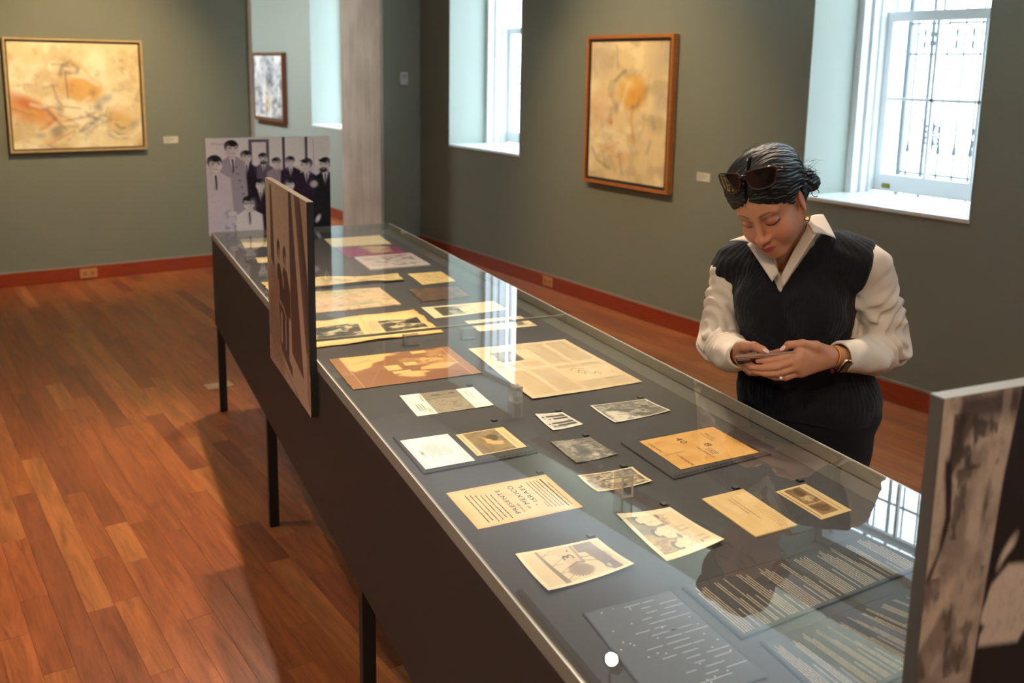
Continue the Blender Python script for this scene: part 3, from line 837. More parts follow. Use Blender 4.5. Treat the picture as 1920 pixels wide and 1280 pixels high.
# ---- mounted photo boards
M_bedge = mat('black_board_edge', srgb(44, 42, 40), 0.6, 0.3)
M_bback = mat('dark_board_core', srgb(40, 38, 36), 0.7)
def board(label, x0, x1, y0, y1, z0, z1, face, cv, edge_m, top_m, prt):
    p = empty('photo_board', tuple(C2W(x0, y0, z0)), A_CASE); tag(p, label, 'photo board')
    X, Y, Z = x1 - x0, y1 - y0, z1 - z0
    boxes('core', [(0.0004, X - 0.0004, 0.0004, Y - 0.0004, 0, Z)], edge_m, p, bevel=0.0006)
    if top_m: boxes('top_edge', [(0.0002, X - 0.0002, 0.0002, Y - 0.0002, Z, Z + 0.0008)], top_m, p)
    if face == '-y':
        fn = lambda s, t: np.stack([s * X, np.full_like(s, 0.0), Z - t * Z], -1)
    else:  # '-x', seen from the left: far end at the left hand
        fn = lambda s, t: np.stack([np.full_like(s, 0.0), Y - s * Y, Z - t * Z], -1)
    me = grid_mesh('printed_photograph', cv, fn)
    link_mesh('printed_photograph', me, prt, p)
    return p

# board 1: black-and-white group of people in suits
K = S(34, 30, 36); WHT = S(226, 216, 222)
c = Cv(340, 320, S(206, 196, 202))
c.rect(0, 0, 1, 0.30, S(222, 212, 218))
c.rect(0.335, 0.02, 0.50, 0.36, S(92, 84, 92)); c.rect(0.362, 0.05, 0.475, 0.34, S(212, 206, 210))
for x_ in (0.605, 0.79): c.rect(x_, 0.0, x_ + 0.022, 0.5, S(70, 60, 68))
c.line([(0.86, 0.02), (0.865, 0.3)], 0.003, S(160, 150, 156))
c.line([(0.05, 0.06), (0.18, 0.07)], 0.008, S(186, 176, 182))
def man(cx, cy, r, suit, hair=K, tie=K, shirt=WHT, w_=2.7, glasses=False, beard=False, look=0.0, drop=0.6, face=S(206, 196, 200)):
    # torso
    r *= 1.22
    c.poly([(cx - 0.35 * r, cy + 0.9 * r), (cx + 0.35 * r, cy + 0.9 * r), (cx + 0.5 * r * w_ , cy + 1.8 * r), (cx + 0.62 * r * w_, cy + drop + r), (cx - 0.62 * r * w_, cy + drop + r), (cx - 0.5 * r * w_, cy + 1.8 * r)], suit, 0.006)
    c.poly([(cx - 0.32 * r, cy + 1.15 * r), (cx + 0.36 * r, cy + 1.15 * r), (cx + 0.05 * r, cy + 3.2 * r)], shirt, 0.004)
    c.poly([(cx - 0.1 * r, cy + 1.35 * r), (cx + 0.14 * r, cy + 1.35 * r), (cx + 0.16 * r, cy + 3.1 * r), (cx, cy + 3.3 * r)], tie, 0.004)
    c.line([(cx - 0.34 * r, cy + 1.15 * r), (cx - 0.1 * r, cy + 3.2 * r)], 0.003, [v * 0.6 for v in suit], 0.003, 0.8)
    c.line([(cx + 0.38 * r, cy + 1.15 * r), (cx + 0.12 * r, cy + 3.2 * r)], 0.003, [v * 0.6 for v in suit], 0.003, 0.8)
    c.rect(cx - 0.33 * r, cy + 0.6 * r, cx + 0.33 * r, cy + 1.3 * r, [v * 0.82 for v in face], 0.008)
    c.ell(cx - look * 0.14 * r, cy - 0.36 * r, 0.74 * r, 0.86 * r, hair, 0, 0.005)
    c.ell(cx + look * 0.20 * r, cy + 0.12 * r, 0.62 * r, 0.84 * r, face, 0, 0.005)
    c.poly([(cx + look * 0.2 * r - 0.50 * r, cy + 0.2 * r), (cx + look * 0.2 * r + 0.50 * r, cy + 0.2 * r), (cx + look * 0.24 * r + 0.30 * r, cy + 1.0 * r), (cx + look * 0.24 * r - 0.22 * r, cy + 1.0 * r)], face, 0.006)
    c.ell(cx + look * 0.1 * r - 0.1 * r, cy - 0.62 * r, 0.62 * r, 0.30 * r, hair, 0.25, 0.006)
    c.ell(cx + (0.45 if look <= 0 else -0.45) * r, cy + 0.35 * r, 0.25 * r, 0.7 * r, [v * 0.62 for v in face], 0, 0.02, 0.6)
    fx = cx + look * 0.3 * r
    for q in (-0.28, 0.28):
        c.line([(fx + (q - 0.15) * r, cy - 0.16 * r), (fx + (q + 0.15) * r, cy - 0.18 * r)], 0.05 * r, hair, 0.003, 0.9)
        c.ell(fx + q * r, cy + 0.0 * r, 0.13 * r, 0.06 * r, [0.04] * 3, 0, 0.003, 0.85)
    c.line([(fx + 0.04 * r, cy + 0.05 * r), (fx + 0.10 * r, cy + 0.38 * r), (fx - 0.06 * r, cy + 0.40 * r)], 0.02 * r, [v * 0.45 for v in face], 0.004, 0.8)
    c.line([(fx - 0.18 * r, cy + 0.62 * r), (fx + 0.2 * r, cy + 0.62 * r)], 0.035 * r, [v * 0.25 for v in face], 0.003, 0.9)
    if beard:
        c.ell(fx, cy + 0.78 * r, 0.52 * r, 0.42 * r, K, 0, 0.008); c.line([(fx - 0.16 * r, cy + 0.62 * r), (fx + 0.16 * r, cy + 0.62 * r)], 0.02 * r, face)
    if glasses:
        for q in (-0.3, 0.3):
            c.ell(fx + q * r, cy + 0.0, 0.27 * r, 0.2 * r, K, 0, 0.002); c.ell(fx + q * r, cy + 0.0, 0.20 * r, 0.13 * r, S(196, 188, 194), 0, 0.002)
        c.line([(fx - 0.6 * r, cy - 0.02 * r), (fx + 0.6 * r, cy - 0.02 * r)], 0.03 * r, K)
LG = S(168, 158, 168); DK = S(52, 44, 52); MD = S(92, 80, 90)
man(0.45, 0.22, 0.042, MD, w_=3.0, beard=True)
man(0.315, 0.20, 0.048, DK, w_=2.7, look=0.3)
man(0.555, 0.27, 0.042, S(140, 128, 136), tie=S(140, 128, 136), shirt=S(150, 140, 146), w_=3.0)
man(0.67, 0.26, 0.042, DK, w_=3.2, look=0.2)
man(0.205, 0.115, 0.062, S(150, 142, 152), w_=2.6, look=0.4)
for k in range(5): c.ell(0.235 + 0.012 * k, 0.30 + 0.07 * k, 0.006, 0.006, DK)
man(0.80, 0.30, 0.052, DK, w_=2.8, look=-0.8)
man(0.955, 0.30, 0.056, S(44, 38, 44), w_=2.6, look=-0.6, beard=True)
man(0.07, 0.27, 0.066, S(196, 188, 200), w_=2.9, look=0.3)
man(0.42, 0.49, 0.045, DK, w_=2.6)
man(0.66, 0.50, 0.045, DK, w_=2.9, look=0.2)
man(0.325, 0.68, 0.055, S(216, 208, 218), w_=3.1, glasses=True)
c.noise(26, 26, 52, S(60, 52, 60), 0.55, 0.75, 0.5, c.box(0.13, 0.74, 0.22, 1.0))
c.ell(0.20, 0.78, 0.03, 0.03, S(206, 196, 204), 0.4); c.ell(0.17, 0.85, 0.035, 0.02, S(196, 188, 196), 0.5)
c.ell(0.86, 0.50, 0.03, 0.035, S(170, 160, 168)); c.ell(0.89, 0.87, 0.014, 0.035, S(214, 204, 210), 0.4)
c.noise(60, 60, 53, S(120, 112, 120), 0.5, 0.8, 0.12)
c.a = np.clip((c.a - 0.03) * 1.6, 0, 1)
board('large black-and-white board of people in suits at the far end of the case', 0.563, 1.163, CY1 + 0.001, CY1 + 0.021, 0.872, 1.345, '-y', c, M_bedge, None, M_print)

# board 2: sepia board with two standing figures, on the left long side
c = Cv(170, 200, S(186, 158, 128))
tan, br, dk = S(190, 162, 132), S(104, 66, 48), S(62, 40, 30)
c.rect(0, 0.45, 0.40, 1, S(150, 112, 88), 0.06)
c.noise(4, 5, 61, S(124, 88, 66), 0.45, 0.65, 0.5, c.box(0, 0.45, 0.5, 0.85))
c.poly([(0.12, 0.02), (0.17, 0.02), (0.21, 0.46), (0.11, 0.42)], S(84, 66, 50), 0.004)
c.poly([(0.60, 0.0), (0.70, 0.0), (0.86, 0.86), (0.60, 0.80)], S(92, 58, 42), 0.004)
c.poly([(0.60, 0.0), (0.66, 0.0), (0.68, 0.40), (0.60, 0.40)], S(74, 58, 44), 0.004)
c.poly([(0.66, 0.0), (0.715, 0.0), (0.94, 0.80), (0.93, 0.93), (0.86, 0.86)], S(196, 160, 132), 0.004)
c.poly([(0.73, 0.0), (0.86, 0.0), (1.0, 0.40), (1.0, 0.8), (0.95, 0.80)], S(104, 74, 56), 0.004)
c.poly([(0.80, 0.03), (0.86, 0.03), (1, 0.45), (1.0, 0.75), (0.965, 0.60)], S(84, 54, 42), 0.004)
c.poly([(0.86, 0.0), (1, 0.0), (1, 0.35)], S(186, 146, 120), 0.01)
for (x_, hh) in ((0.32, 0.33), (0.47, 0.34)):
    c.ell(x_, hh, 0.038, 0.05, S(58, 34, 26), 0, 0.004); c.ell(x_ + 0.01, hh + 0.025, 0.022, 0.034, S(170, 120, 92), 0, 0.004)
c.poly([(0.27, 0.42), (0.34, 0.40), (0.40, 0.46), (0.44, 0.40), (0.52, 0.41), (0.59, 0.50), (0.59, 0.64), (0.54, 0.64), (0.53, 0.86), (0.34, 0.82), (0.29, 0.60)], S(74, 42, 32), 0.005)
c.poly([(0.40, 0.45), (0.43, 0.45), (0.44, 0.50), (0.41, 0.52)], S(170, 120, 92), 0.004)
c.line([(0.30, 0.50), (0.31, 0.60), (0.42, 0.62), (0.48, 0.66)], 0.008, S(176, 132, 106), 0.004)
c.line([(0.36, 0.66), (0.36, 0.80), (0.33, 0.85)], 0.012, S(190, 158, 130), 0.004)
c.line([(0.46, 0.68), (0.46, 0.82)], 0.010, S(186, 152, 124), 0.004)
c.poly([(0.30, 0.80), (0.60, 0.88), (0.60, 0.93), (0.34, 0.86)], S(84, 56, 42), 0.006)
c.line([(0.0, 0.84), (0.55, 0.955), (1.0, 1.05)], 0.003, S(96, 66, 50), 0.003)
c.poly([(0.93, 0.70), (0.965, 0.72), (1.0, 0.98), (0.93, 0.93)], S(160, 120, 96), 0.004)
c.noise(60, 60, 62, S(90, 60, 44), 0.5, 0.8, 0.25)
M_beige_edge = mat('beige_board_top', srgb(84, 74, 60), 0.85)
c.a = np.clip(c.a * np.array([1.12, 1.18, 1.26]) + 0.006, 0, 1)
board('sepia photo board of two standing figures fixed to the left side of the case', CX0 - 0.0205, CX0 - 0.0005, 2.555, 3.165, 0.727, 1.335, '-x', c, M_bedge, M_beige_edge, M_print)

# board 3: big blurred rock picture on the near end
c = Cv(420, 230, S(170, 150, 136)); c.x = c.x / 0.42; c.y = c.y / 0.5; c.asp *= 0.84
W0 = 1.0
hi_, lo_ = S(176, 156, 142), S(38, 30, 28)
c.noise(22, 16, 71, S(120, 104, 94), 0.42, 0.62, 0.8)
c.poly([(0.0, 0.03), (0.10, 0.06), (0.05, 0.26), (0.08, 0.42), (0.02, 0.56), (0.0, 0.6)], hi_, 0.02)
c.poly([(0.12, 0.0), (0.53, 0.0), (0.52, 0.10), (0.25, 0.10), (0.16, 0.18), (0.10, 0.20)], S(58, 46, 42), 0.03, 0.9)
c.noise(50, 30, 72, S(52, 42, 38), 0.47, 0.6, 0.85, c.box(0.08, 0.06, 0.42, 0.26))
c.poly([(0.05, 0.215), (0.09, 0.205), (0.115, 0.30), (0.13, 0.42), (0.09, 0.52), (0.02, 0.64), (0.0, 0.62), (0.07, 0.52), (0.09, 0.40)], S(40, 30, 28), 0.012)
c.noise(60, 30, 73, S(60, 48, 44), 0.5, 0.62, 0.7, c.box(0.08, 0.25, 0.24, 0.5))
c.noise(36, 20, 76, S(74, 60, 54), 0.5, 0.64, 0.7, c.box(0.0, 0.62, 0.45, 1.0))
c.ell(0.30, 0.45, 0.05, 0.16, S(178, 158, 144), 0.1, 0.05, 0.8)
c.poly([(0.0, 0.79), (0.14, 0.66), (0.20, 0.64), (0.17, 0.72), (0.0, 0.88)], S(186, 162, 146), 0.015)
c.ell(0.36, 0.40, 0.012, 0.06, S(46, 36, 34), 0.2, 0.02, 0.8)
c.poly([(0.40, 0.0), (0.46, 0.0), (0.45, 1.0), (0.395, 1.0)], S(178, 160, 148), 0.01, 0.35)
c.poly([(0.53, 0.0), (2.4, 0.0), (2.4, 2.0), (0.34, 2.0), (0.40, 0.98), (0.47, 0.30)], S(34, 26, 24), 0.008)
c.ell(0.56, 0.59, 0.06, 0.03, S(190, 168, 154), -0.5, 0.015); c.ell(0.57, 0.62, 0.05, 0.02, S(34, 26, 24), -0.4, 0.01)
c.poly([(0.425, 0.80), (0.47, 0.70), (0.58, 0.64), (0.80, 0.66), (0.84, 0.84), (0.72, 0.95), (0.425, 0.92), (0.43, 0.88), (0.455, 0.85), (0.42, 0.83)], S(196, 176, 162), 0.012)
c.noise(90, 60, 74, S(40, 32, 30), 0.5, 0.8, 0.2)
c.a = np.clip(c.a * 1.12, 0, 1)
board('large sepia board with a cropped rock face on the near end of the case', 0.889, 1.4716, CY0 - 0.0215, CY0 - 0.0005, 0.60, 1.3345, '-y', c, mat('grey_brown_board_edge', srgb(86, 78, 70), 0.55, 0.3), mat('board_top_painted_sheen', srgb(150, 146, 140), 0.5), M_print)  # top strip paler than the edge, reflected sheen put into its colour
QUADS = {
    'sepia': [[0.6361, 2.6795], [1.0055, 2.6709], [1.0034, 2.3962], [0.6319, 2.3914]],
    'cream': [[1.055, 2.6274], [1.3832, 2.6202], [1.3862, 2.1622], [1.0412, 2.1438]],
    'card': [[0.7312, 2.3], [0.9379, 2.2985], [0.9326, 2.1439], [0.7272, 2.1439]],
    'tiny': [[1.0003, 2.0427], [1.0744, 2.039], [1.0814, 1.9413], [0.994, 1.9299]],
    'land': [[1.1602, 2.049], [1.3239, 2.0448], [1.3315, 1.9388], [1.1561, 1.9174]],
    'folder': [[0.6298, 2.0313], [0.8973, 2.0289], [0.9034, 1.8243], [0.6292, 1.812]],
    'wcard': [[0.6363, 1.9994], [0.7519, 1.9984], [0.7537, 1.8308], [0.6377, 1.8262]],
    'pcard': [[0.7669, 1.9852], [0.8901, 1.9901], [0.8919, 1.8588], [0.7669, 1.8507]],
    'recl': [[0.9567, 1.8666], [1.0587, 1.8662], [1.0628, 1.7467], [0.9555, 1.7394]],
    'group': [[0.9235, 1.6745], [1.0607, 1.6782], [1.056, 1.5917], [0.9256, 1.5898]],
    'presente': [[0.6403, 1.7094], [0.8674, 1.7149], [0.8683, 1.5482], [0.6411, 1.5409]],
    'plane': [[0.6648, 1.4251], [0.8313, 1.4263], [0.8384, 1.3079], [0.6628, 1.2891]],
    'family': [[0.9072, 1.4852], [1.0287, 1.4834], [1.0369, 1.3192], [0.9026, 1.3039]],
    'env': [[1.1063, 1.4865], [1.2125, 1.4927], [1.2091, 1.3225], [1.1051, 1.3152]],
    'stamp': [[1.2698, 1.4597], [1.3542, 1.4669], [1.3544, 1.3331], [1.2699, 1.3248]],
    'orange': [[1.146, 1.7901], [1.3617, 1.8019], [1.3647, 1.6325], [1.1456, 1.6193]],
    'ofolder': [[1.1053, 1.8032], [1.38, 1.8199], [1.3886, 1.6191], [1.1075, 1.5877]],
    'info1': [[0.8761, 1.2203], [1.3041, 1.2418], [1.3138, 1.1129], [0.8762, 1.0595]],
    'info2': [[0.8956, 1.0409], [1.2236, 1.0689], [1.3, 0.9261], [0.8884, 0.8787]],
    'diag': [[0.6869, 1.2161], [0.8553, 1.2193], [0.8534, 0.9691], [0.6684, 0.9604]],
    'news': [[0.6391, 3.1042], [1.0494, 3.1237], [1.0482, 2.8289], [0.5748, 2.8014]],
    'draw': [[0.729, 3.5268], [1.0368, 3.5111], [1.034, 3.228], [0.6611, 3.2076]],
    'spread': [[0.6331, 3.7547], [1.1735, 3.7259], [1.167, 3.5999], [0.6304, 3.5818]],
    'ccard': [[1.2215, 3.725], [1.3693, 3.7243], [1.3608, 3.5289], [1.2138, 3.5112]],
    'bphoto': [[1.1348, 3.4441], [1.3251, 3.4302], [1.312, 3.258], [1.1209, 3.2425]],
    'dcard': [[1.0906, 3.1701], [1.3665, 3.1594], [1.3662, 3.0286], [1.0838, 3.0094]],
    'pale': [[1.1656, 2.9407], [1.3735, 2.9381], [1.373, 2.7994], [1.1637, 2.801]],
    'top': [[1.0892, 4.6312], [1.3759, 4.6456], [1.36, 4.3926], [1.0759, 4.4064]],
    'magenta': [[1.0821, 4.387], [1.3705, 4.3487], [1.3524, 4.1384], [1.0715, 4.1323]],
    'white': [[1.1007, 4.1167], [1.3698, 4.1323], [1.3672, 3.8519], [1.0971, 3.8435]],
    'lcard': [[0.704, 4.7895], [0.9621, 4.814], [0.9541, 4.5266], [0.69, 4.5244]],
    'small': [[0.698, 4.278], [0.8385, 4.2671], [0.8317, 4.1417], [0.687, 4.1566]],
}
# corners of every sheet on the deck in case coordinates: far-left, far-right, near-right, near-left
def sheet(name, label, cat, key, cv, m=None, group=None, thick=0.0006, lift=0.0008, curl=(0, 0, 0, 0), wav=0.0, ragged=0.0, base=ZD, quad=None, parent=None):
    """reader stands at the right of the case: reading direction is near -> far, page bottom is towards +x"""
    A, B, Cc_, D = [np.array(q) for q in (quad or QUADS[key])]
    cen = (A + B + Cc_ + D) / 4
    zb = base + lift
    rs = np.random.RandomState(sum(map(ord, key)) % 1000)
    wv_ = fbm(cv.h, cv.w, 3, 3, rs.randint(1000), 2) if wav else None
    def fn(s, t):
        P = (D[None, None] * ((1 - s) * (1 - t))[..., None] + A[None, None] * (s * (1 - t))[..., None] + B[None, None] * (s * t)[..., None] + Cc_[None, None] * ((1 - s) * t)[..., None])
        z = np.zeros_like(s)
        # corner curl order: near-left, far-left, far-right, near-right
        for (cs, ct), h in zip(((0, 0), (1, 0), (1, 1), (0, 1)), curl):
            d = np.hypot(s - cs, t - ct); z = z + h * np.clip(1 - d / 0.9, 0, 1) ** 2
        if wav: z = z + wav * (wv_ - wv_.min())
        if ragged and s.shape == (cv.h, cv.w):
            e1 = (fbm(1, cv.w, 9, 1, rs.randint(999), 4)[0] - 0.5) * ragged; e2 = (fbm(1, cv.h, 9, 1, rs.randint(999), 4)[0] - 0.5) * ragged
            ax = (B - A) / (np.linalg.norm(B - A) + 1e-9); ay = (A - D) / (np.linalg.norm(A - D) + 1e-9)
            P = P + ax * (e1[None, :] * np.where(t > 0.5, (2 * t - 1) ** 6, -(1 - 2 * t) ** 6))[..., None]
            P = P + ay * (e2[:, None] * np.where(s > 0.5, (2 * s - 1) ** 6, -(1 - 2 * s) ** 6))[..., None]
        return np.concatenate([P - cen, z[..., None]], -1)
    me = grid_mesh(name, cv, fn, thick)
    o = link_mesh(name, me, m or M_paper, parent)
    o.location = tuple(C2W(cen[0], cen[1], zb)); o.rotation_euler = (0, 0, A_CASE)
    if cat: tag(o, label, cat, group)
    o['_q'] = 0
    del o['_q']
    def P2(s, t, dz=0.0):
        s_, t_ = np.array([[s]]), np.array([[t]])
        q = (D * (1 - s) * (1 - t) + A * s * (1 - t) + B * s * t + Cc_ * (1 - s) * t) - cen
        z = 0.0
        for (cs, ct), h in zip(((0, 0), (1, 0), (1, 1), (0, 1)), curl):
            z += h * max(0, 1 - math.hypot(s - cs, t - ct) / 0.9) ** 2
        if wav:
            z += wav * (wv_[min(cv.h - 1, int(t * cv.h)), min(cv.w - 1, int(s * cv.w))] - wv_.min())
        return Vector((q[0], q[1], z + 0.0004 + dz))
    o_size = (float(np.linalg.norm(A - D)), float(np.linalg.norm(B - A)))
    return o, P2, o_size

def words(name, o, P2, lines, m, seed=0, gap=0.25, wl=(1.2, 5.0)):
    """lines: (s0, s1, t, height) in page units -> unreadably small print as tiny word bars"""
    r = random.Random(seed)
    V, F = [], []
    asp = (P2(0, 1) - P2(0, 0)).length / (P2(1, 0) - P2(0, 0)).length
    for (s0, s1, t, h) in lines:
        s = s0
        while s < s1 - 0.003:
            L = min(h * asp * r.uniform(*wl), s1 - s)
            n = len(V)
            hh = h * r.uniform(0.75, 1.0)
            V += [P2(s, t), P2(s, t + hh), P2(s + L, t + hh), P2(s + L, t)]
            F.append((n, n + 1, n + 2, n + 3))
            s += L + h * asp * gap * r.uniform(0.7, 1.5)
    me = bpy.data.meshes.new(name)
    me.from_pydata([tuple(v) for v in V], [], F)
    c_ = link_mesh(name, me, m, o)
    c_['kind'] = 'stuff'
    return c_

def lettering(o, P2, items, m, name='lettering', size_ref=None):
    """items: (text, s, t_baseline, cap_height_in_t, width_in_s or None, angle) real letters mapped on the sheet; angle in reading frame"""
    bm = bmesh.new()
    for (txt, s, t, h, wd, ang) in items:
        cu = bpy.data.curves.new('txt', 'FONT'); cu.body = txt; cu.size = 1.0; cu.resolution_u = 3; cu.space_character = 1.15
        ob = bpy.data.objects.new('txt', cu)
        COL.objects.link(ob)
        dg = bpy.context.evaluated_depsgraph_get()
        me = bpy.data.meshes.new_from_object(ob.evaluated_get(dg))
        xs = [v.co.x for v in me.vertices] or [0]
        W = max(xs) - min(xs)
        bt = bmesh.new(); bt.from_mesh(me)
        mp = {}
        ca, sa = math.cos(ang), math.sin(ang)
        for f in bt.faces:
            vs = []
            for v in f.verts:
                if v.index not in mp:
                    px = (v.co.x - min(xs)) * (wd / W if wd else h / 0.72 * size_ref)
                    py = v.co.y / 0.72 * h
                    # rotate in metric space
                    mx_, my_ = px * 1.0, py
                    a_ = size_ref or 1.0
                    X_, Y_ = mx_ / a_, my_
                    Xr = X_ * ca - Y_ * sa; Yr = X_ * sa + Y_ * ca
                    mp[v.index] = bm.verts.new(P2(s + Xr * a_, t - Yr, 0.0001))
                vs.append(mp[v.index])
            try: bm.faces.new(vs)
            except ValueError: pass
        bt.free(); bpy.data.meshes.remove(me); bpy.data.objects.remove(ob); bpy.data.curves.remove(cu)
    me = bpy.data.meshes.new(name); bm.to_mesh(me); bm.free()
    t_ = link_mesh(name, me, m, o)
    t_['kind'] = 'stuff'
    return t_

M_ink = mat('black_ink', srgb(44, 36, 30), 0.7)
M_brown_ink = mat('brown_ink', srgb(104, 74, 42), 0.8)
M_faint_ink = mat('faded_ink', srgb(176, 142, 96), 0.85)
M_grey_ink = mat('grey_print_ink', srgb(150, 140, 124), 0.8)
M_cream_ink = mat('cream_print', srgb(216, 198, 168), 0.7)
CRM = S(240, 216, 172)
def photo(w_, h, seed, tone=(S(58, 50, 40), S(226, 206, 168)), border=0.045, bcol=S(246, 230, 196), blob=5):
    c = Cv(w_, h, tone[0])
    c.a[:] = 0.55 * np.array(tone[0]) + 0.45 * np.array(tone[1])
    c.noise(blob, blob, seed, tone[1], 0.45, 0.62, 0.8)
    c.noise(blob * 2.5, blob * 2, seed + 1, tone[0], 0.48, 0.62, 0.8)
    c.noise(blob * 6, blob * 5, seed + 2, tone[0], 0.55, 0.7, 0.5)
    return c
def border(c, b, col):
    bx = b / c.asp
    m = 1 - c.box(bx, b, 1 - bx, 1 - b)
    c.put(m, col)

# --- sheet with large lettering
c = Cv(120, 150, S(238, 208, 158)); c.noise(5, 5, 81, S(222, 184, 130), 0.5, 0.7, 0.5)
e = np.minimum(np.minimum(c.x, 1 - c.x), np.minimum(c.y, 1 - c.y)); c.put(np.clip(1 - e / 0.08, 0, 1) * 0.5, S(214, 166, 104))
o, P2, sz = sheet('invitation_sheet', 'cream printed sheet with large letters reading PRESENTE, MEXICO and ISRAEL', 'document', 'presente', c, wav=0.001)
a_ = sz[1] / sz[0]   # metric ratio t-unit / s-unit
lettering(o, P2, [('PRESENTE', 0.16, 0.455, 0.045, 0.66, 0), ('DE', 0.22, 0.575, 0.024, 0.07, 0), ('MEXICO', 0.335, 0.600, 0.050, 0.53, 0), ('A', 0.25, 0.655, 0.028, 0.035, 0), ('ISRAEL', 0.355, 0.685, 0.045, 0.48, 0)], M_ink)
lettering(o, P2, [('homenaje', 0.17, 0.505, 0.026, 0.22, 0), ('para', 0.17, 0.735, 0.024, 0.13, 0)], M_brown_ink, name='small_lettering')
words('printed_lines', o, P2, [(0.10 + 0.03 * math.sin(k * 2), 0.84 - 0.02 * k, 0.13 + 0.043 * k, 0.012) for k in range(6)] + [(0.14, 0.88, 0.75 + 0.035 * k, 0.010) for k in range(4)] + [(0.12, 0.80, 0.935, 0.010)], M_brown_ink, 3, 0.5, (0.8, 3))
words('printed_lines', o, P2, [(0.10, 0.90, 0.895, 0.015)], M_ink, 4, 0.12, (0.4, 0.9))

# --- airplane photograph
c = Cv(160, 190, S(226, 200, 152))
g1, g2 = S(120, 98, 72), S(150, 126, 92)
c.rect(0, 0, 1, 0.24, S(222, 198, 152), 0.02)
c.poly([(0.0, 0.23), (1.0, 0.20), (1.0, 0.225), (0.0, 0.30)], g1, 0.006)
for q in (0.10, 0.30, 0.52, 0.80): c.line([(q, 0.25), (q + 0.14, 0.42)], 0.004, g1); c.line([(q + 0.02, 0.25), (q + 0.01, 0.40)], 0.004, g1)
c.poly([(0.45, 0.44), (1.0, 0.36), (1.0, 0.64), (0.45, 0.60)], S(206, 182, 140), 0.01)
c.poly([(0.46, 0.585), (1.0, 0.615), (1.0, 0.645), (0.46, 0.62)], g2, 0.006)
c.ell(0.30, 0.50, 0.17, 0.13, S(150, 124, 92), 0, 0.012)
c.ell(0.30, 0.50, 0.12, 0.09, S(138, 114, 82), 0, 0.01)
for k in range(14):
    a = math.pi * (0.5 + k / 13.0)
    c.line([(0.30 + 0.15 * math.cos(a), 0.50 - 0.115 * math.sin(a)), (0.30 + 0.19 * math.cos(a), 0.50 - 0.15 * math.sin(a))], 0.006, g1)
c.line([(0.42, 0.42), (0.50, 0.54), (0.46, 0.60)], 0.016, g1)
c.poly([(0.02, 0.80), (0.20, 0.76), (1.0, 0.69), (1.0, 0.88), (0.05, 0.90)], S(112, 90, 66), 0.008)
c.poly([(0.72, 0.64), (1.0, 0.66), (1.0, 0.84), (0.66, 0.80)], S(104, 84, 62), 0.006)
c.ell(0.20, 0.79, 0.09, 0.045, S(100, 80, 60)); c.ell(0.20, 0.79, 0.05, 0.02, S(200, 178, 136))
c.line([(0.50, 0.62), (0.42, 0.74), (0.28, 0.80)], 0.009, g1); c.line([(0.60, 0.62), (0.55, 0.78)], 0.009, g1)
for k in range(5): c.ell(0.40 + 0.05 * k, 0.88 + 0.01 * (k % 2), 0.018, 0.03, g1, 0.5)
c.noise(6, 5, 84, S(186, 158, 112), 0.55, 0.7, 0.5, c.box(0, 0.9, 1, 1))
border(c, 0.045, S(246, 224, 180))
o, P2, sz = sheet('photograph', 'sepia snapshot of a radial-engined aeroplane marked with a 3, nearest the front edge', 'photograph', 'plane', c, M_photo, curl=(0.007, 0.004, 0.001, 0.008))
lettering(o, P2, [('3.', 0.60, 0.555, 0.13, 0.24, 0)], mat('photo_dark_tone', srgb(84, 68, 52), 0.5), name='painted_number')

# --- three seated people
c = Cv(140, 210, S(206, 172, 118))
c.noise(3, 8, 91, S(226, 196, 146), 0.4, 0.6, 0.7)
c.rect(0.45, 0.0, 1, 0.55, S(120, 98, 70), 0.10, 0.85); c.noise(14, 5, 92, S(90, 72, 52), 0.5, 0.65, 0.6)
c.rect(0, 0.66, 1, 1, S(238, 216, 172), 0.05)
for (x_, y_) in ((0.80, 0.30), (0.50, 0.38), (0.20, 0.46)):
    c.ell(x_ + 0.01, y_ - 0.10, 0.090, 0.062, S(74, 56, 40), 0, 0.006)
    c.ell(x_ - 0.06, y_ - 0.05, 0.04, 0.05, S(84, 64, 46), 0, 0.008)
    c.poly([(x_ - 0.13, y_ + 0.01), (x_ - 0.04, y_ - 0.04), (x_ + 0.06, y_ - 0.04), (x_ + 0.12, y_ + 0.02), (x_ + 0.14, y_ + 0.14), (x_ + 0.11, y_ + 0.27), (x_ - 0.11, y_ + 0.27), (x_ - 0.15, y_ + 0.12)], S(234, 212, 168), 0.006)
    c.ell(x_, y_ - 0.065, 0.055, 0.042, S(240, 214, 168), 0, 0.005)
    for q in (-0.02, 0.02): c.ell(x_ + q, y_ - 0.07, 0.008, 0.004, S(70, 50, 36), 0, 0.003)
    c.line([(x_ - 0.012, y_ - 0.045), (x_ + 0.012, y_ - 0.045)], 0.0018, S(110, 70, 50), 0.002)
    for (a0, a1) in (((-0.13, 0.03), (-0.02, 0.15)), ((0.12, 0.04), (0.03, 0.16)), ((-0.06, 0.04), (-0.05, 0.22)), ((0.05, 0.06), (0.07, 0.22))):
        c.line([(x_ + a0[0], y_ + a0[1]), (x_ + a1[0], y_ + a1[1])], 0.0022, S(176, 146, 104), 0.003)
    c.ell(x_ + 0.0, y_ + 0.17, 0.035, 0.018, S(226, 192, 144), 0.2, 0.004)
    c.line([(x_ - 0.05, y_ + 0.27), (x_ - 0.04, y_ + 0.42)], 0.014, S(206, 178, 132), 0.004)
    c.line([(x_ + 0.05, y_ + 0.27), (x_ + 0.04, y_ + 0.42)], 0.014, S(214, 188, 144), 0.004)
c.ell(0.36, 0.56, 0.06, 0.03, S(92, 76, 58), 0.2); c.poly([(0.62, 0.30), (0.66, 0.55), (0.62, 0.56)], S(96, 78, 58))
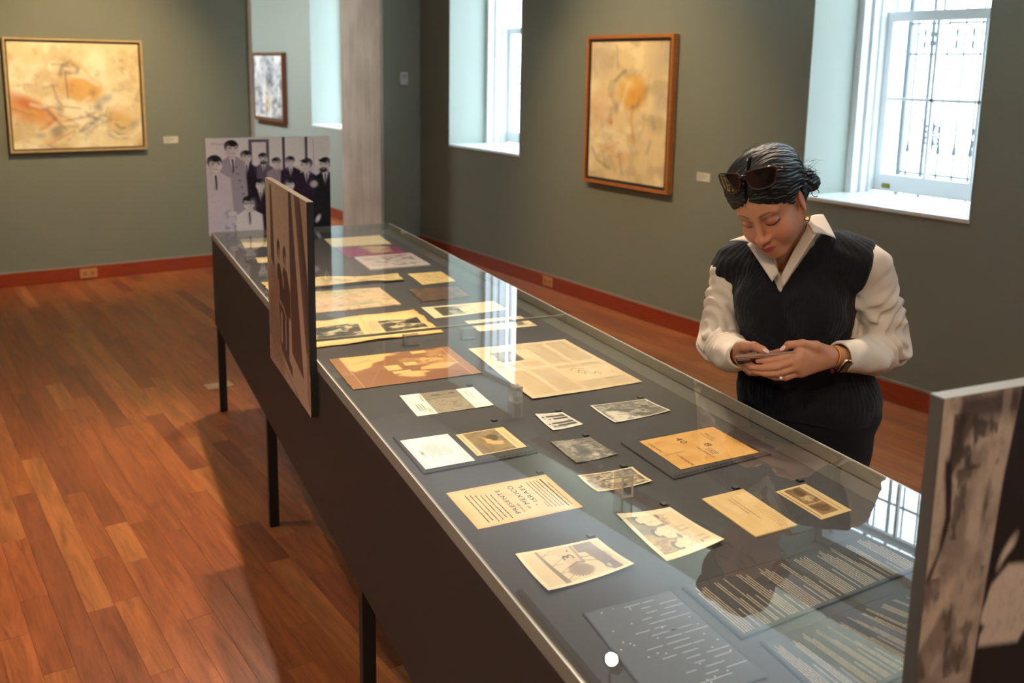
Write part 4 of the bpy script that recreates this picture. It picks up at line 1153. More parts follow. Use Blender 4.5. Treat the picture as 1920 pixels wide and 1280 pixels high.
c.ell(0.84, 0.60, 0.04, 0.03, S(110, 80, 64)); c.ell(0.78, 0.66, 0.02, 0.015, S(120, 90, 72)); c.ell(0.12, 0.74, 0.03, 0.012, S(110, 80, 60))
border(c, 0.07, S(250, 232, 192))
o, P2, sz = sheet('photograph', 'sepia snapshot of three seated people in pale clothes beside the clear block', 'photograph', 'family', c, M_photo, curl=(0.001, 0.008, 0.0, 0.009))

# --- group by a table, dark landscape photo
c = photo(110, 100, 101, (S(40, 32, 22), S(226, 200, 150)), blob=5)
c.ell(0.45, 0.55, 0.12, 0.16, S(236, 214, 168), 0, 0.03, 0.9); c.ell(0.6, 0.7, 0.08, 0.12, S(220, 196, 150), 0, 0.03, 0.9); c.rect(0.56, 0.30, 0.62, 0.75, S(60, 48, 34), 0.01)
for k in range(6): c.ell(0.15 + 0.13 * k, 0.30 + 0.06 * (k % 2), 0.03, 0.05, S(214, 186, 140), 0, 0.01); c.ell(0.15 + 0.13 * k, 0.25 + 0.06 * (k % 2), 0.035, 0.03, S(40, 30, 22), 0, 0.01)
border(c, 0.05, S(244, 222, 176))
sheet('photograph', 'small dark sepia snapshot of a seated group, partly behind the clear block', 'photograph', 'group', c, M_photo, curl=(0.005, 0.006, 0.001, 0.006))

# --- reclining figure
c = photo(110, 100, 111, (S(88, 80, 66), S(176, 166, 142)), blob=6)
c.ell(0.45, 0.45, 0.2, 0.14, S(70, 62, 52), 0.4, 0.05, 0.8); c.ell(0.22, 0.60, 0.09, 0.09, S(206, 196, 168), 0, 0.02); c.line([(0.30, 0.55), (0.50, 0.42), (0.75, 0.40)], 0.03, S(84, 76, 62), 0.02)
c.noise(20, 5, 113, S(64, 58, 48), 0.55, 0.7, 0.7)
sheet('photograph', 'small borderless grey-green snapshot of a figure lying in grass', 'photograph', 'recl', c, M_photo, curl=(0.003, 0.004, 0.0, 0.004))

# --- tiny photo with dark standing figures
c = Cv(80, 70, S(222, 214, 200)); 
for k, (x_, h_) in enumerate(((0.2, 0.8), (0.36, 0.9), (0.62, 0.7), (0.78, 0.85))):
    c.poly([(x_ - 0.06, 0.95), (x_ + 0.06, 0.95), (x_ + 0.05, 1 - h_ + 0.1), (x_ - 0.04, 1 - h_ + 0.12)], S(44, 38, 34), 0.01); c.ell(x_, 1 - h_, 0.03, 0.05, S(60, 50, 44), 0, 0.01)
c.noise(6, 6, 121, S(90, 82, 74), 0.55, 0.7, 0.5); border(c, 0.09, S(244, 238, 224))
sheet('photograph', 'tiny white-bordered black-and-white snapshot of standing figures', 'photograph', 'tiny', c, M_photo, curl=(0.003, 0.004, 0.0, 0.002))

# --- hillside photo
c = photo(140, 110, 131, (S(70, 66, 58), S(190, 182, 164)), blob=4)
c.poly([(0.0, 0.05), (0.62, 0.08), (0.55, 0.3), (0.35, 0.42), (0.0, 0.5)], S(232, 224, 204), 0.03); c.line([(0.36, 0.22), (0.30, 0.38), (0.10, 0.44)], 0.014, S(66, 58, 50), 0.006)
c.noise(18, 14, 133, S(52, 50, 44), 0.55, 0.7, 0.6); border(c, 0.035, S(246, 238, 220))
sheet('photograph', 'white-bordered grey snapshot of a hillside with a bent post near the right rim', 'photograph', 'land', c, M_photo, curl=(0.004, 0.002, 0.0, 0.004))

# --- folded white card with picture band and MEXICO heading
c = Cv(120, 120, S(244, 238, 224))
c.rect(0, 0.265, 1, 0.755, S(158, 148, 126), 0.003); c.rect(0.66, 0.265, 1, 0.755, S(140, 130, 112), 0.003); c.line([(0.655, 0.265), (0.655, 0.755)], 0.005, S(70, 64, 56), 0.003)
c.line([(0.30, 0.40), (0.52, 0.36), (0.52, 0.50), (0.28, 0.66), (0.34, 0.42)], 0.003, S(100, 92, 78)); c.line([(0.36, 0.46), (0.48, 0.50), (0.36, 0.60), (0.44, 0.62)], 0.003, S(100, 92, 78))
c.rect(0.80, 0.38, 0.86, 0.50, S(92, 88, 84), 0.01); c.rect(0.82, 0.62, 0.88, 0.70, S(92, 90, 92), 0.01); c.noise(8, 20, 141, S(120, 110, 92), 0.5, 0.65, 0.4, c.box(0, 0.27, 1, 0.75))
o, P2, sz = sheet('exhibition_card', 'white card with a grey picture band and a small MEXICO heading', 'card', 'card', c, lift=0.001, curl=(0.0, 0.002, 0.0, 0.002))
lettering(o, P2, [('MEXICO', 0.60, 0.245, 0.030, 0.34, 0)], M_ink)
words('printed_lines', o, P2, [(0.20, 0.50, 0.09 + 0.034 * k, 0.016) for k in range(3)] + [(0.08, 0.30, 0.19, 0.012), (0.08, 0.26, 0.215, 0.012)] + [(0.45, 0.92, 0.87, 0.01), (0.60, 0.86, 0.83, 0.01)], M_grey_ink, 5, 0.4)

# --- spiral-bound black album pages with cards
M_album = attr_mat('black_album_page', 0.8, 0.2)
def album(key, label, sz_c=(130, 110), thick=0.004, tone=S(74, 72, 68)):
    c = Cv(sz_c[0], sz_c[1], tone); c.noise(40, 40, 151, S(60, 58, 56), 0.4, 0.7, 0.4)
    o, P2, sz = sheet('album_page', label, 'album', key, c, M_album, thick=thick, lift=thick)
    # punched holes on the near edge
    bm = bmesh.new()
    n = 26
    for k in range(n):
        t = 0.03 + 0.94 * k / (n - 1)
        p0 = P2(0.035, t, 0.0002)
        w1 = 0.0034
        vs = [bm.verts.new(p0 + Vector((dx * w1, dy * w1 * 0.8, 0))) for dx, dy in ((-1, -1), (1, -1), (1, 1), (-1, 1))]
        bm.faces.new(vs)
    h_ = obj('punched_holes', bm, mat('hole_black', srgb(16, 15, 14), 0.9), o)
    h_['kind'] = 'stuff'
    return o, P2, sz
def stuck(key, label, c, m, base, cat='card', **kw):
    return sheet('card', label, cat, key, c, m, base=base, **kw)
album('folder', 'dark perforated album page under a white card and a picture card')
c = Cv(90, 80, S(250, 246, 238)); c.ell(0.48, 0.20, 0.10, 0.045, S(150, 144, 130)); c.ell(0.48, 0.20, 0.08, 0.035, S(244, 240, 230)); c.ell(0.48, 0.20, 0.04, 0.02, S(90, 84, 74))
o, P2, sz = stuck('wcard', 'blank-looking white invitation card with a small round emblem on the album page', c, M_paper, ZD + 0.0045)
words('printed_lines', o, P2, [(0.30 + 0.02 * (k % 3), 0.74 - 0.03 * (k % 2), 0.32 + 0.045 * k, 0.012) for k in range(6)] + [(0.34, 0.66, 0.62 + 0.04 * k, 0.010) for k in range(4)] + [(0.06, 0.26, 0.88, 0.010), (0.06, 0.2, 0.92, 0.010)], mat('warm_grey_ink', srgb(170, 160, 140), 0.8), 6, 0.4)
c = Cv(90, 90, S(234, 206, 152)); c.rect(0.03, 0.13, 0.97, 0.80, S(156, 134, 98), 0.004); c.noise(4, 4, 161, S(124, 104, 74), 0.45, 0.6, 0.6, c.box(0.03, 0.13, 0.97, 0.80))
c.ell(0.62, 0.58, 0.16, 0.12, S(104, 88, 62), 0.4, 0.02); c.poly([(0.44, 0.40), (0.62, 0.42), (0.74, 0.36), (0.60, 0.50), (0.48, 0.56), (0.42, 0.72), (0.28, 0.66), (0.34, 0.48)], S(206, 176, 118), 0.02)
o, P2, sz = stuck('pcard', 'cream card with a brown figure picture on the album page', c, M_paper, ZD + 0.0045)
words('printed_lines', o, P2, [(0.06, 0.94, 0.05, 0.018), (0.1, 0.9, 0.86, 0.012), (0.1, 0.8, 0.90, 0.012)], M_grey_ink, 7, 0.4)
album('ofolder', 'dark perforated album page under the orange printed card')
c = Cv(120, 130, S(226, 176, 104)); c.noise(4, 4, 171, S(214, 156, 82), 0.4, 0.65, 0.6)
q_ = QUADS['orange']
o, P2, sz = stuck('orange', 'orange printed card with scattered letters and the numbers 40 and 8', c, M_paper, ZD + 0.0045, quad=[q_[2], q_[3], q_[0], q_[1]])   # this card faces the left side
r90 = math.pi / 2
sr = sz[1] / sz[0]
lettering(o, P2, [('40', 0.13, 0.61, 0.085, 0.20, 0), ('8', 0.45, 0.41, 0.085, 0.10, 0)], M_brown_ink, name='large_numbers')
lettering(o, P2, [('CARMEN', 0.126, 0.955, 0.034, 0.31, 0), ('CIRCUNFE', 0.61, 0.845, 0.034, 0.36, 0), ('TELIMENT', 0.49, 0.535, 0.034, 0.40, 0), ('POESIA DE', 0.14, 0.27, 0.026, 0.28, 0), ('PUBLICO', 0.16, 0.22, 0.026, 0.22, 0)], M_brown_ink, size_ref=1 / sr)
lettering(o, P2, [('ECHEVERRIA', 0.56, 0.963, 0.030, None, r90), ('LUIS Y', 0.18, 0.885, 0.026, None, r90)], M_brown_ink, name='sideways_lettering', size_ref=1 / sr)
words('printed_lines', o, P2, [(0.60, 0.80, 0.40 + 0.03 * k, 0.010) for k in range(3)], M_brown_ink, 8, 0.5)

# --- envelope and stamp card
c = Cv(90, 80, S(232, 200, 144)); c.noise(5, 5, 181, S(220, 184, 126), 0.4, 0.7, 0.5)
o, P2, sz = sheet('envelope', 'plain tan envelope card with faint printed lines right of the three-people photo', 'envelope', 'env', c, thick=0.003, lift=0.003)
words('printed_lines', o, P2, [(0.28, 0.86, 0.52, 0.022)], M_faint_ink, 9, 0.15, (0.4, 0.9))
words('printed_lines', o, P2, [(0.44, 0.86, 0.44, 0.018), (0.06, 0.50, 0.70, 0.010), (0.06, 0.58, 0.76, 0.010), (0.06, 0.44, 0.82, 0.010), (0.10, 0.40, 0.88, 0.010)], M_faint_ink, 10, 0.4)
c = Cv(100, 70, S(226, 196, 142)); c.rect(0.10, 0.20, 0.95, 0.72, S(150, 120, 82), 0.006)
c.ell(0.28, 0.46, 0.12, 0.20, S(118, 92, 62), 0, 0.02); c.ell(0.60, 0.46, 0.09, 0.18, S(206, 178, 128), 0, 0.02); c.ell(0.80, 0.5, 0.12, 0.14, S(104, 80, 54), 0, 0.03); c.rect(0.42, 0.2, 0.45, 0.72, S(196, 166, 118)); c.noise(12, 8, 191, S(84, 64, 44), 0.55, 0.7, 0.6, c.box(0.1, 0.2, 0.95, 0.72))
o, P2, sz = sheet('illustrated_card', 'small tan card with two brown portrait pictures near the right rim', 'card', 'stamp', c, lift=0.001)
words('printed_lines', o, P2, [(0.06, 0.95, 0.06, 0.03), (0.1, 0.9, 0.82, 0.02)], M_brown_ink, 11, 0.4)

# --- sepia contact print and cream newspaper
c = Cv(170, 200, S(158, 108, 68)); yl = S(234, 192, 122)
c.rect(0, 0.09, 1, 0.93, S(150, 100, 62), 0.002)
c.poly([(0.55, 0.09), (1.0, 0.09), (1.0, 0.50), (0.92, 0.52), (0.90, 0.44), (0.78, 0.40), (0.72, 0.30), (0.60, 0.26), (0.50, 0.12)], yl, 0.012)
c.noise(6, 5, 201, S(206, 158, 98), 0.5, 0.65, 0.6, c.box(0.4, 0.5, 1, 0.93))
for (x0, y0, x1, y1) in ((0.42, 0.36, 0.58, 0.47), (0.52, 0.52, 0.62, 0.62), (0.30, 0.38, 0.38, 0.52), (0.88, 0.66, 0.96, 0.78)): c.rect(x0, y0, x1, y1, yl, 0.006)
c.poly([(0.24, 0.40), (0.34, 0.46), (0.30, 0.62), (0.20, 0.70), (0.12, 0.60), (0.16, 0.48)], S(226, 184, 116), 0.015)
c.poly([(0.34, 0.60), (0.42, 0.62), (0.50, 0.80), (0.44, 0.93), (0.30, 0.80)], S(220, 176, 110), 0.012)
c.poly([(0.56, 0.68), (0.72, 0.66), (0.74, 0.86), (0.58, 0.84)], S(214, 170, 104), 0.01); c.noise(30, 30, 202, S(120, 78, 46), 0.5, 0.62, 0.8, c.box(0.56, 0.66, 0.74, 0.86))
c.poly([(0.0, 0.55), (0.24, 0.60), (0.28, 0.78), (0.1, 0.93), (0, 0.93)], S(140, 92, 56), 0.02)
c.poly([(0.72, 0.10), (0.80, 0.30), (0.86, 0.30)], S(206, 160, 98), 0.006)
for q in (0.09, 0.925): c.line([(0, q), (1, q)], 0.002, S(236, 200, 140))
c.line([(0.10, 0.16), (0.48, 0.30)], 0.002, S(180, 130, 84))
sheet('photograph', 'large brown and yellow sepia print near the left edge of the case', 'photograph', 'sepia', c, M_photo, curl=(0.001, 0.0, 0.002, 0.002), ragged=0.004, thick=0.001, lift=0.002)
c = Cv(180, 130, S(230, 208, 172)); c.noise(4, 4, 211, S(218, 192, 150), 0.4, 0.7, 0.6); c.rect(0.48, 0, 0.488, 1, S(238, 218, 184), 0.003, 0.8)
c.rect(0.66, 0.14, 0.86, 0.36, S(128, 118, 100), 0.01); c.noise(14, 10, 212, S(84, 78, 68), 0.5, 0.6, 0.7, c.box(0.66, 0.14, 0.86, 0.36)); c.rect(0.70, 0.12, 0.72, 0.3, S(110, 102, 88), 0.004)
c.line([(0.36, 0.66), (0.32, 0.70), (0.28, 0.68), (0.31, 0.63), (0.35, 0.67)], 0.003, S(96, 80, 64)); c.line([(0.30, 0.71), (0.26, 0.75), (0.29, 0.78), (0.24, 0.80)], 0.003, S(110, 92, 72)); c.line([(0.25, 0.86), (0.22, 0.90), (0.27, 0.92), (0.20, 0.94)], 0.003, S(190, 164, 120)); c.line([(0.37, 0.60), (0.40, 0.64), (0.36, 0.72)], 0.003, S(130, 112, 88))
o, P2, sz = sheet('newspaper_page', 'large cream newspaper page with faint columns and a small ink drawing', 'newspaper', 'cream', c, curl=(0.004, 0.002, 0.0, 0.002), ragged=0.003, thick=0.001, lift=0.002)
L_ = []
rr_ = random.Random(5)
for col_ in range(4):
    t0 = 0.05 + col_ * 0.235
    for half in (0, 1):
        for k in range(26):
            t = t0 + 0
            s0 = 0.04 + half * 0.49; 
            ss = s0 + k * 0.0168
            if half == 1 and 0.62 < ss < 0.88 and col_ in (0, 1): continue
            if half == 0 and 0.16 < ss < 0.42 and col_ in (2, 3): continue
            L_.append((ss, t0))
V, F = [], []
for (ss, t0) in L_:
    n = len(V); V += [P2(ss, t0), P2(ss, t0 + 0.205 * rr_.uniform(0.85, 1)), P2(ss + 0.006, t0 + 0.2), P2(ss + 0.006, t0)]; F.append((n, n + 1, n + 2, n + 3))
me = bpy.data.meshes.new('printed_columns'); me.from_pydata([tuple(v) for v in V], [], F)
link_mesh('printed_columns', me, mat('newsprint_grey', srgb(206, 184, 148), 0.9), o)['kind'] = 'stuff'

# --- far half of the case
c = Cv(150, 190, S(236, 204, 142)); e = np.minimum(np.minimum(c.x, 1 - c.x), np.minimum(c.y, 1 - c.y)); c.put(np.clip(1 - e / 0.10, 0, 1) * 0.7, S(216, 160, 84))
for (t0, t1) in ((0.13, 0.46), (0.62, 0.94)):
    c.rect(0.22, t0, 0.70, t1, S(84, 80, 68), 0.004); m_ = c.box(0.22, t0, 0.70, t1); c.noise(9, 8, int(t0 * 100), S(214, 198, 152), 0.48, 0.58, 0.9, m_); c.noise(24, 20, 221, S(50, 48, 42), 0.52, 0.62, 0.8, m_)
c.rect(0, 0.50, 1, 0.515, S(214, 176, 112), 0.004, 0.8)
o, P2, sz = sheet('newspaper_page', 'yellowed torn newspaper spread with two dark photographs', 'newspaper', 'news', c, wav=0.010, ragged=0.012, thick=0.001, lift=0.002)
words('printed_lines', o, P2, [(0.3, 0.72, 0.535 + 0.013 * k, 0.006) for k in range(6)], M_grey_ink, 12, 0.3)
c = Cv(120, 140, S(220, 194, 150)); c.noise(5, 5, 231, S(196, 166, 126), 0.45, 0.65, 0.7); c.ell(0.84, 0.42, 0.10, 0.26, S(150, 160, 120), 0, 0.06, 0.7); c.ell(0.22, 0.66, 0.05, 0.18, S(132, 160, 128), 0, 0.03, 0.85); c.ell(0.3, 0.3, 0.14, 0.2, S(206, 176, 160), 0, 0.1, 0.7); c.noise(16, 16, 232, S(170, 140, 104), 0.55, 0.7, 0.6)
sheet('watercolour_sheet', 'pale watercolour sheet in tan and green behind the torn newspaper', 'drawing', 'draw', c, thick=0.006, lift=0.006)
c = Cv(110, 200, S(226, 200, 142)); c.noise(4, 10, 241, S(204, 176, 122), 0.45, 0.65, 0.8); c.rect(0.2, 0.12, 0.9, 0.5, S(206, 184, 136), 0.01, 0.8); c.noise(9, 14, 242, S(140, 132, 100), 0.5, 0.65, 0.7, c.box(0.1, 0.1, 0.9, 0.9))
sheet('newspaper_page', 'long narrow crumpled yellow newspaper strip across the far half', 'newspaper', 'spread', c, wav=0.022, ragged=0.012, thick=0.001, lift=0.002)
c = Cv(70, 60, S(232, 202, 136)); c.noise(7, 7, 251, S(206, 172, 106), 0.5, 0.65, 0.6)
o, P2, sz = sheet('card', 'small plain yellow card near the right rim of the far half', 'card', 'ccard', c, lift=0.002)
words('printed_lines', o, P2, [(0.2, 0.8, 0.3 + 0.1 * k, 0.02) for k in range(5)], M_faint_ink, 13, 0.4)
c = photo(90, 80, 261, (S(70, 44, 30), S(156, 118, 84)), blob=5)
sheet('photograph', 'small dark brown print behind the two-part picture card', 'photograph', 'bphoto', c, M_photo, lift=0.005, thick=0.005)
c = Cv(80, 130, S(236, 216, 170)); c.rect(0.12, 0.14, 0.88, 0.44, S(84, 80, 66), 0.006); c.noise(8, 8, 271, S(170, 164, 136), 0.5, 0.62, 0.8, c.box(0.12, 0.28, 0.88, 0.6)); c.rect(0, 0.60, 1, 0.61, S(206, 186, 140))
sheet('exhibition_card', 'folded cream card with a dark picture on its left half', 'card', 'dcard', c, curl=(0, 0, 0.003, 0.002), lift=0.002)
c = Cv(70, 100, S(232, 214, 178)); c.noise(5, 6, 281, S(196, 178, 144), 0.5, 0.65, 0.7); c.rect(0.2, 0.72, 0.8, 0.86, S(120, 112, 96), 0.02); c.noise(10, 12, 282, S(160, 130, 100), 0.55, 0.7, 0.5)
sheet('card', 'pale printed card under the window reflection near the right rim', 'card', 'pale', c, lift=0.002)
c = Cv(70, 90, S(240, 218, 168)); c.noise(5, 5, 291, S(222, 196, 140), 0.5, 0.7, 0.5)
sheet('paper_sheet', 'plain cream sheet farthest along the case', 'document', 'top', c, lift=0.004, thick=0.003)
c = Cv(70, 90, S(150, 44, 96)); c.noise(5, 5, 301, S(120, 34, 76), 0.4, 0.65, 0.6); c.poly([(0.30, 0.48), (0.95, 0.40), (0.98, 0.84), (0.25, 0.80)], S(206, 170, 118), 0.04); c.noise(8, 8, 302, S(110, 70, 80), 0.5, 0.65, 0.6, c.box(0.1, 0.4, 1, 0.9))
sheet('booklet', 'magenta booklet with a tan picture near the far end', 'booklet', 'magenta', c, lift=0.004, thick=0.003)
c = Cv(90, 100, S(226, 210, 200)); c.noise(5, 3, 311, S(110, 92, 104), 0.48, 0.6, 0.9, c.box(0.2, 0.1, 0.85, 0.9)); c.noise(10, 6, 312, S(120, 60, 60), 0.55, 0.68, 0.7, c.box(0.5, 0.4, 0.95, 0.9)); c.noise(12, 12, 313, S(70, 62, 76), 0.55, 0.7, 0.7, c.box(0.1, 0.3, 0.7, 0.8))
sheet('photograph', 'white print with purple-grey smudged figures in front of the magenta booklet', 'photograph', 'white', c, M_photo, lift=0.008, thick=0.008)
c = Cv(90, 90, S(240, 220, 180)); c.rect(0.55, 0.50, 1.0, 1.0, S(214, 166, 110), 0.02, 0.8); c.noise(6, 6, 321, S(226, 198, 156), 0.45, 0.65, 0.6)
sheet('paper_sheet', 'cream and tan sheet at the far left corner behind the tall sepia board', 'document', 'lcard', c, lift=0.002)
c = Cv(50, 50, S(236, 212, 162)); c.noise(6, 6, 331, S(206, 170, 124), 0.5, 0.65, 0.5)
sheet('card', 'small cream card at the far left behind the tall sepia board', 'card', 'small', c, lift=0.002)

# --- dark text panels
M_panel = mat('dark_brown_text_panel', srgb(66, 54, 44), 0.7, 0.2, noise=0.05, nscale=300)
def text_panel(key, label, seed, thick=0.004):
    c = Cv(60, 40, S(48, 39, 33)); c.noise(20, 20, seed, S(42, 34, 28), 0.4, 0.7, 0.4)
    o, P2, sz = sheet('text_panel', label, 'label', key, c, M_print, thick=thick, lift=thick)
    r = random.Random(seed)
    L = []; t = 0.03
    while t < 0.95:
        n = r.choice([2, 3, 3, 5, 6])
        e0 = 0.08
        for k in range(n):
            if t > 0.965: break
            e1 = r.uniform(0.80, 0.93) if k < n - 1 else r.uniform(0.45, 0.9)
            L.append((0.05, e1, t, 0.0046))
            t += 0.0118
        t += 0.017
        if r.random() < 0.7 and t < 0.95:
            L.append((0.05, r.uniform(0.3, 0.6), t, 0.0046)); t += 0.026
    words('printed_lines', o, P2, L, M_cream_ink, seed, 0.30, (0.7, 2.6))
    return o
text_panel('info1', 'dark brown caption panel packed with cream text lines below the tan envelope', 401)
text_panel('info2', 'second dark caption panel of cream text at the near right corner, by the big board', 402)
c = Cv(60, 50, S(70, 74, 80))
o, P2, sz = sheet('key_plan_panel', 'dark blue-grey key plan with thin white outlines and dots near the lamp reflection', 'label', 'diag', c, M_print, thick=0.003, lift=0.003)
M_wht_ink = mat('white_line_print', srgb(200, 206, 212), 0.7)
bm = bmesh.new()
r = random.Random(9)
for k in range(16):
    s0 = 0.94 - 0.055 * k; t0 = r.uniform(0.25, 0.6)
    for t in (t0, t0 + 0.2):
        if t > 0.9: continue
        a, b = P2(s0, t), P2(s0, min(t + r.uniform(0.10, 0.3), 0.97)); d_ = Vector((0, 0.0006, 0))
        bm.faces.new([bm.verts.new(q) for q in (a - d_, b - d_, b + d_, a + d_)])
for k in range(26):
    p_ = P2(r.uniform(0.05, 0.95), r.uniform(0.06, 0.94)); w1 = 0.0016
    bm.faces.new([bm.verts.new(p_ + Vector((math.cos(a) * w1, math.sin(a) * w1, 0))) for a in [i * math.pi / 3 for i in range(6)]])
obj('printed_plan_lines', bm, M_wht_ink, o)['kind'] = 'stuff'
words('printed_lines', o, P2, [(0.90, 0.93, 0.45, 0.01), (0.955, 0.96, 0.3, 0.01)], M_wht_ink, 14)

# --- small black caption number tabs (dark squares with a ring)
M_tab = mat('black_rubber_tab', srgb(22, 21, 20), 0.5, 0.4)
M_tabr = mat('grey_tab_number', srgb(120, 116, 108), 0.6)
kz = 0.9548
tabs = [((0.978, 2.424), 'above the MEXICO card'), ((0.934, 2.143), 'above the album page with the white card'), ((1.119, 2.145), 'above the tiny snapshot'), ((1.103, 1.966), 'above the snapshot of the figure in grass'),
        ((0.902, 1.811), 'above the PRESENTE sheet'), ((1.094, 1.768), 'above the small dark group snapshot'), ((1.377, 2.155), 'above the hillside snapshot'), ((0.863, 1.506), 'above the aeroplane snapshot'),
        ((1.072, 1.568), 'above the three-people snapshot'), ((1.26, 1.575), 'above the tan envelope'), ((1.417, 1.552), 'above the small portrait card')]
t0 = None
for (xy, wh) in tabs:
    if t0 is None:
        t0 = empty('number_tab', (0, 0, 0)); boxes('tab', [(-0.007, 0.007, -0.006, 0.006, 0, 0.004)], M_tab, t0, bevel=0.0006)
        bm = bmesh.new(); tube(bm, [(0.003 * math.cos(a), 0.0026 * math.sin(a), 0.0041) for a in [i * math.pi / 6 for i in range(12)]], 0.0005, 5, True); obj('ring_mark', bm, M_tabr, t0)
        o = t0
    else:
        o = t0.copy(); COL.objects.link(o)
        for ch in t0.children:
            c2 = ch.copy(); COL.objects.link(c2); c2.parent = o
    o.location = tuple(C2W(xy[0] * kz, xy[1] * kz, ZD)); o.rotation_euler = (0, 0, A_CASE)
    tag(o, 'tiny black number tab ' + wh, 'marker', 'number tabs on the case deck')

# --- clear acrylic pieces
tA = NT('clear_acrylic'); tA.n.remove(tA.b)
M_acr = glass_mat('clear_acrylic_sheet', (0.86, 0.87, 0.87, 1), 0.08, 0.03, milk=0.06, milkcol=srgb(220, 222, 224))
M_acr_edge = glass_mat('polished_acrylic_edge', (0.8, 0.8, 0.8, 1), 0.1, 0.1, milk=0.45, milkcol=srgb(206, 206, 204))
def clip_c(xy, base, h, wd, dp, label, key, flip=1, k=None):
    k_ = k
    p = empty('acrylic_spacer', tuple(C2W(xy[0] * k_, xy[1] * k_, base)), A_CASE); tag(p, label, 'acrylic stand')
    t = 0.004
    if key == 'c':
        boxes('sheet', [(0, t, -dp / 2, dp / 2, 0, h), (t, wd, -dp / 2, dp / 2, 0, t), (t, wd, -dp / 2, dp / 2, h - t, h)], M_acr, p, bevel=0.0006)
        boxes('polished_edge', [(0, t, -dp / 2 - 0.0008, -dp / 2, 0, h), (t, wd, -dp / 2 - 0.0008, -dp / 2, 0, t), (t, wd, -dp / 2 - 0.0008, -dp / 2, h - t, h), (0, t, dp / 2, dp / 2 + 0.0008, 0, h)], M_acr_edge, p)
    else:
        boxes('sheet', [(0, t, 0, dp, 0, h), (wd - t, wd, 0, dp, 0, h), (t, wd - t, 0, dp, h - t, h), (t, wd - t, 0, dp, 0, t)], M_acr, p, bevel=0.0006)
        boxes('polished_edge', [(0, t, -0.0008, 0, 0, h), (wd - t, wd, -0.0008, 0, 0, h), (t, wd - t, -0.0008, 0, h - t, h), (t, wd - t, -0.0008, 0, 0, t), (0, wd, 0.0, 0.0012, h, h + 0.0008)], M_acr_edge, p)
kg = (1.7 - 0.8895) / (1.7 - 0.811)
clip_c((0.925, 2.865), ZD, 0.036, 0.048, 0.02, 'clear C-shaped acrylic spacer by the torn newspaper', 'c', k=kz)
clip_c((1.125, 2.870), ZD, 0.036, 0.048, 0.02, 'clear C-shaped acrylic spacer in the window reflection', 'c', k=kz)
clip_c((1.030, 2.240), ZT, 0.040, 0.026, 0.03, 'clear acrylic block at the corner of the cream newspaper page', 'b', k=kg)
clip_c((1.002, 1.625), ZT, 0.044, 0.026, 0.03, 'clear acrylic block beside the small dark group snapshot', 'b', k=kg)
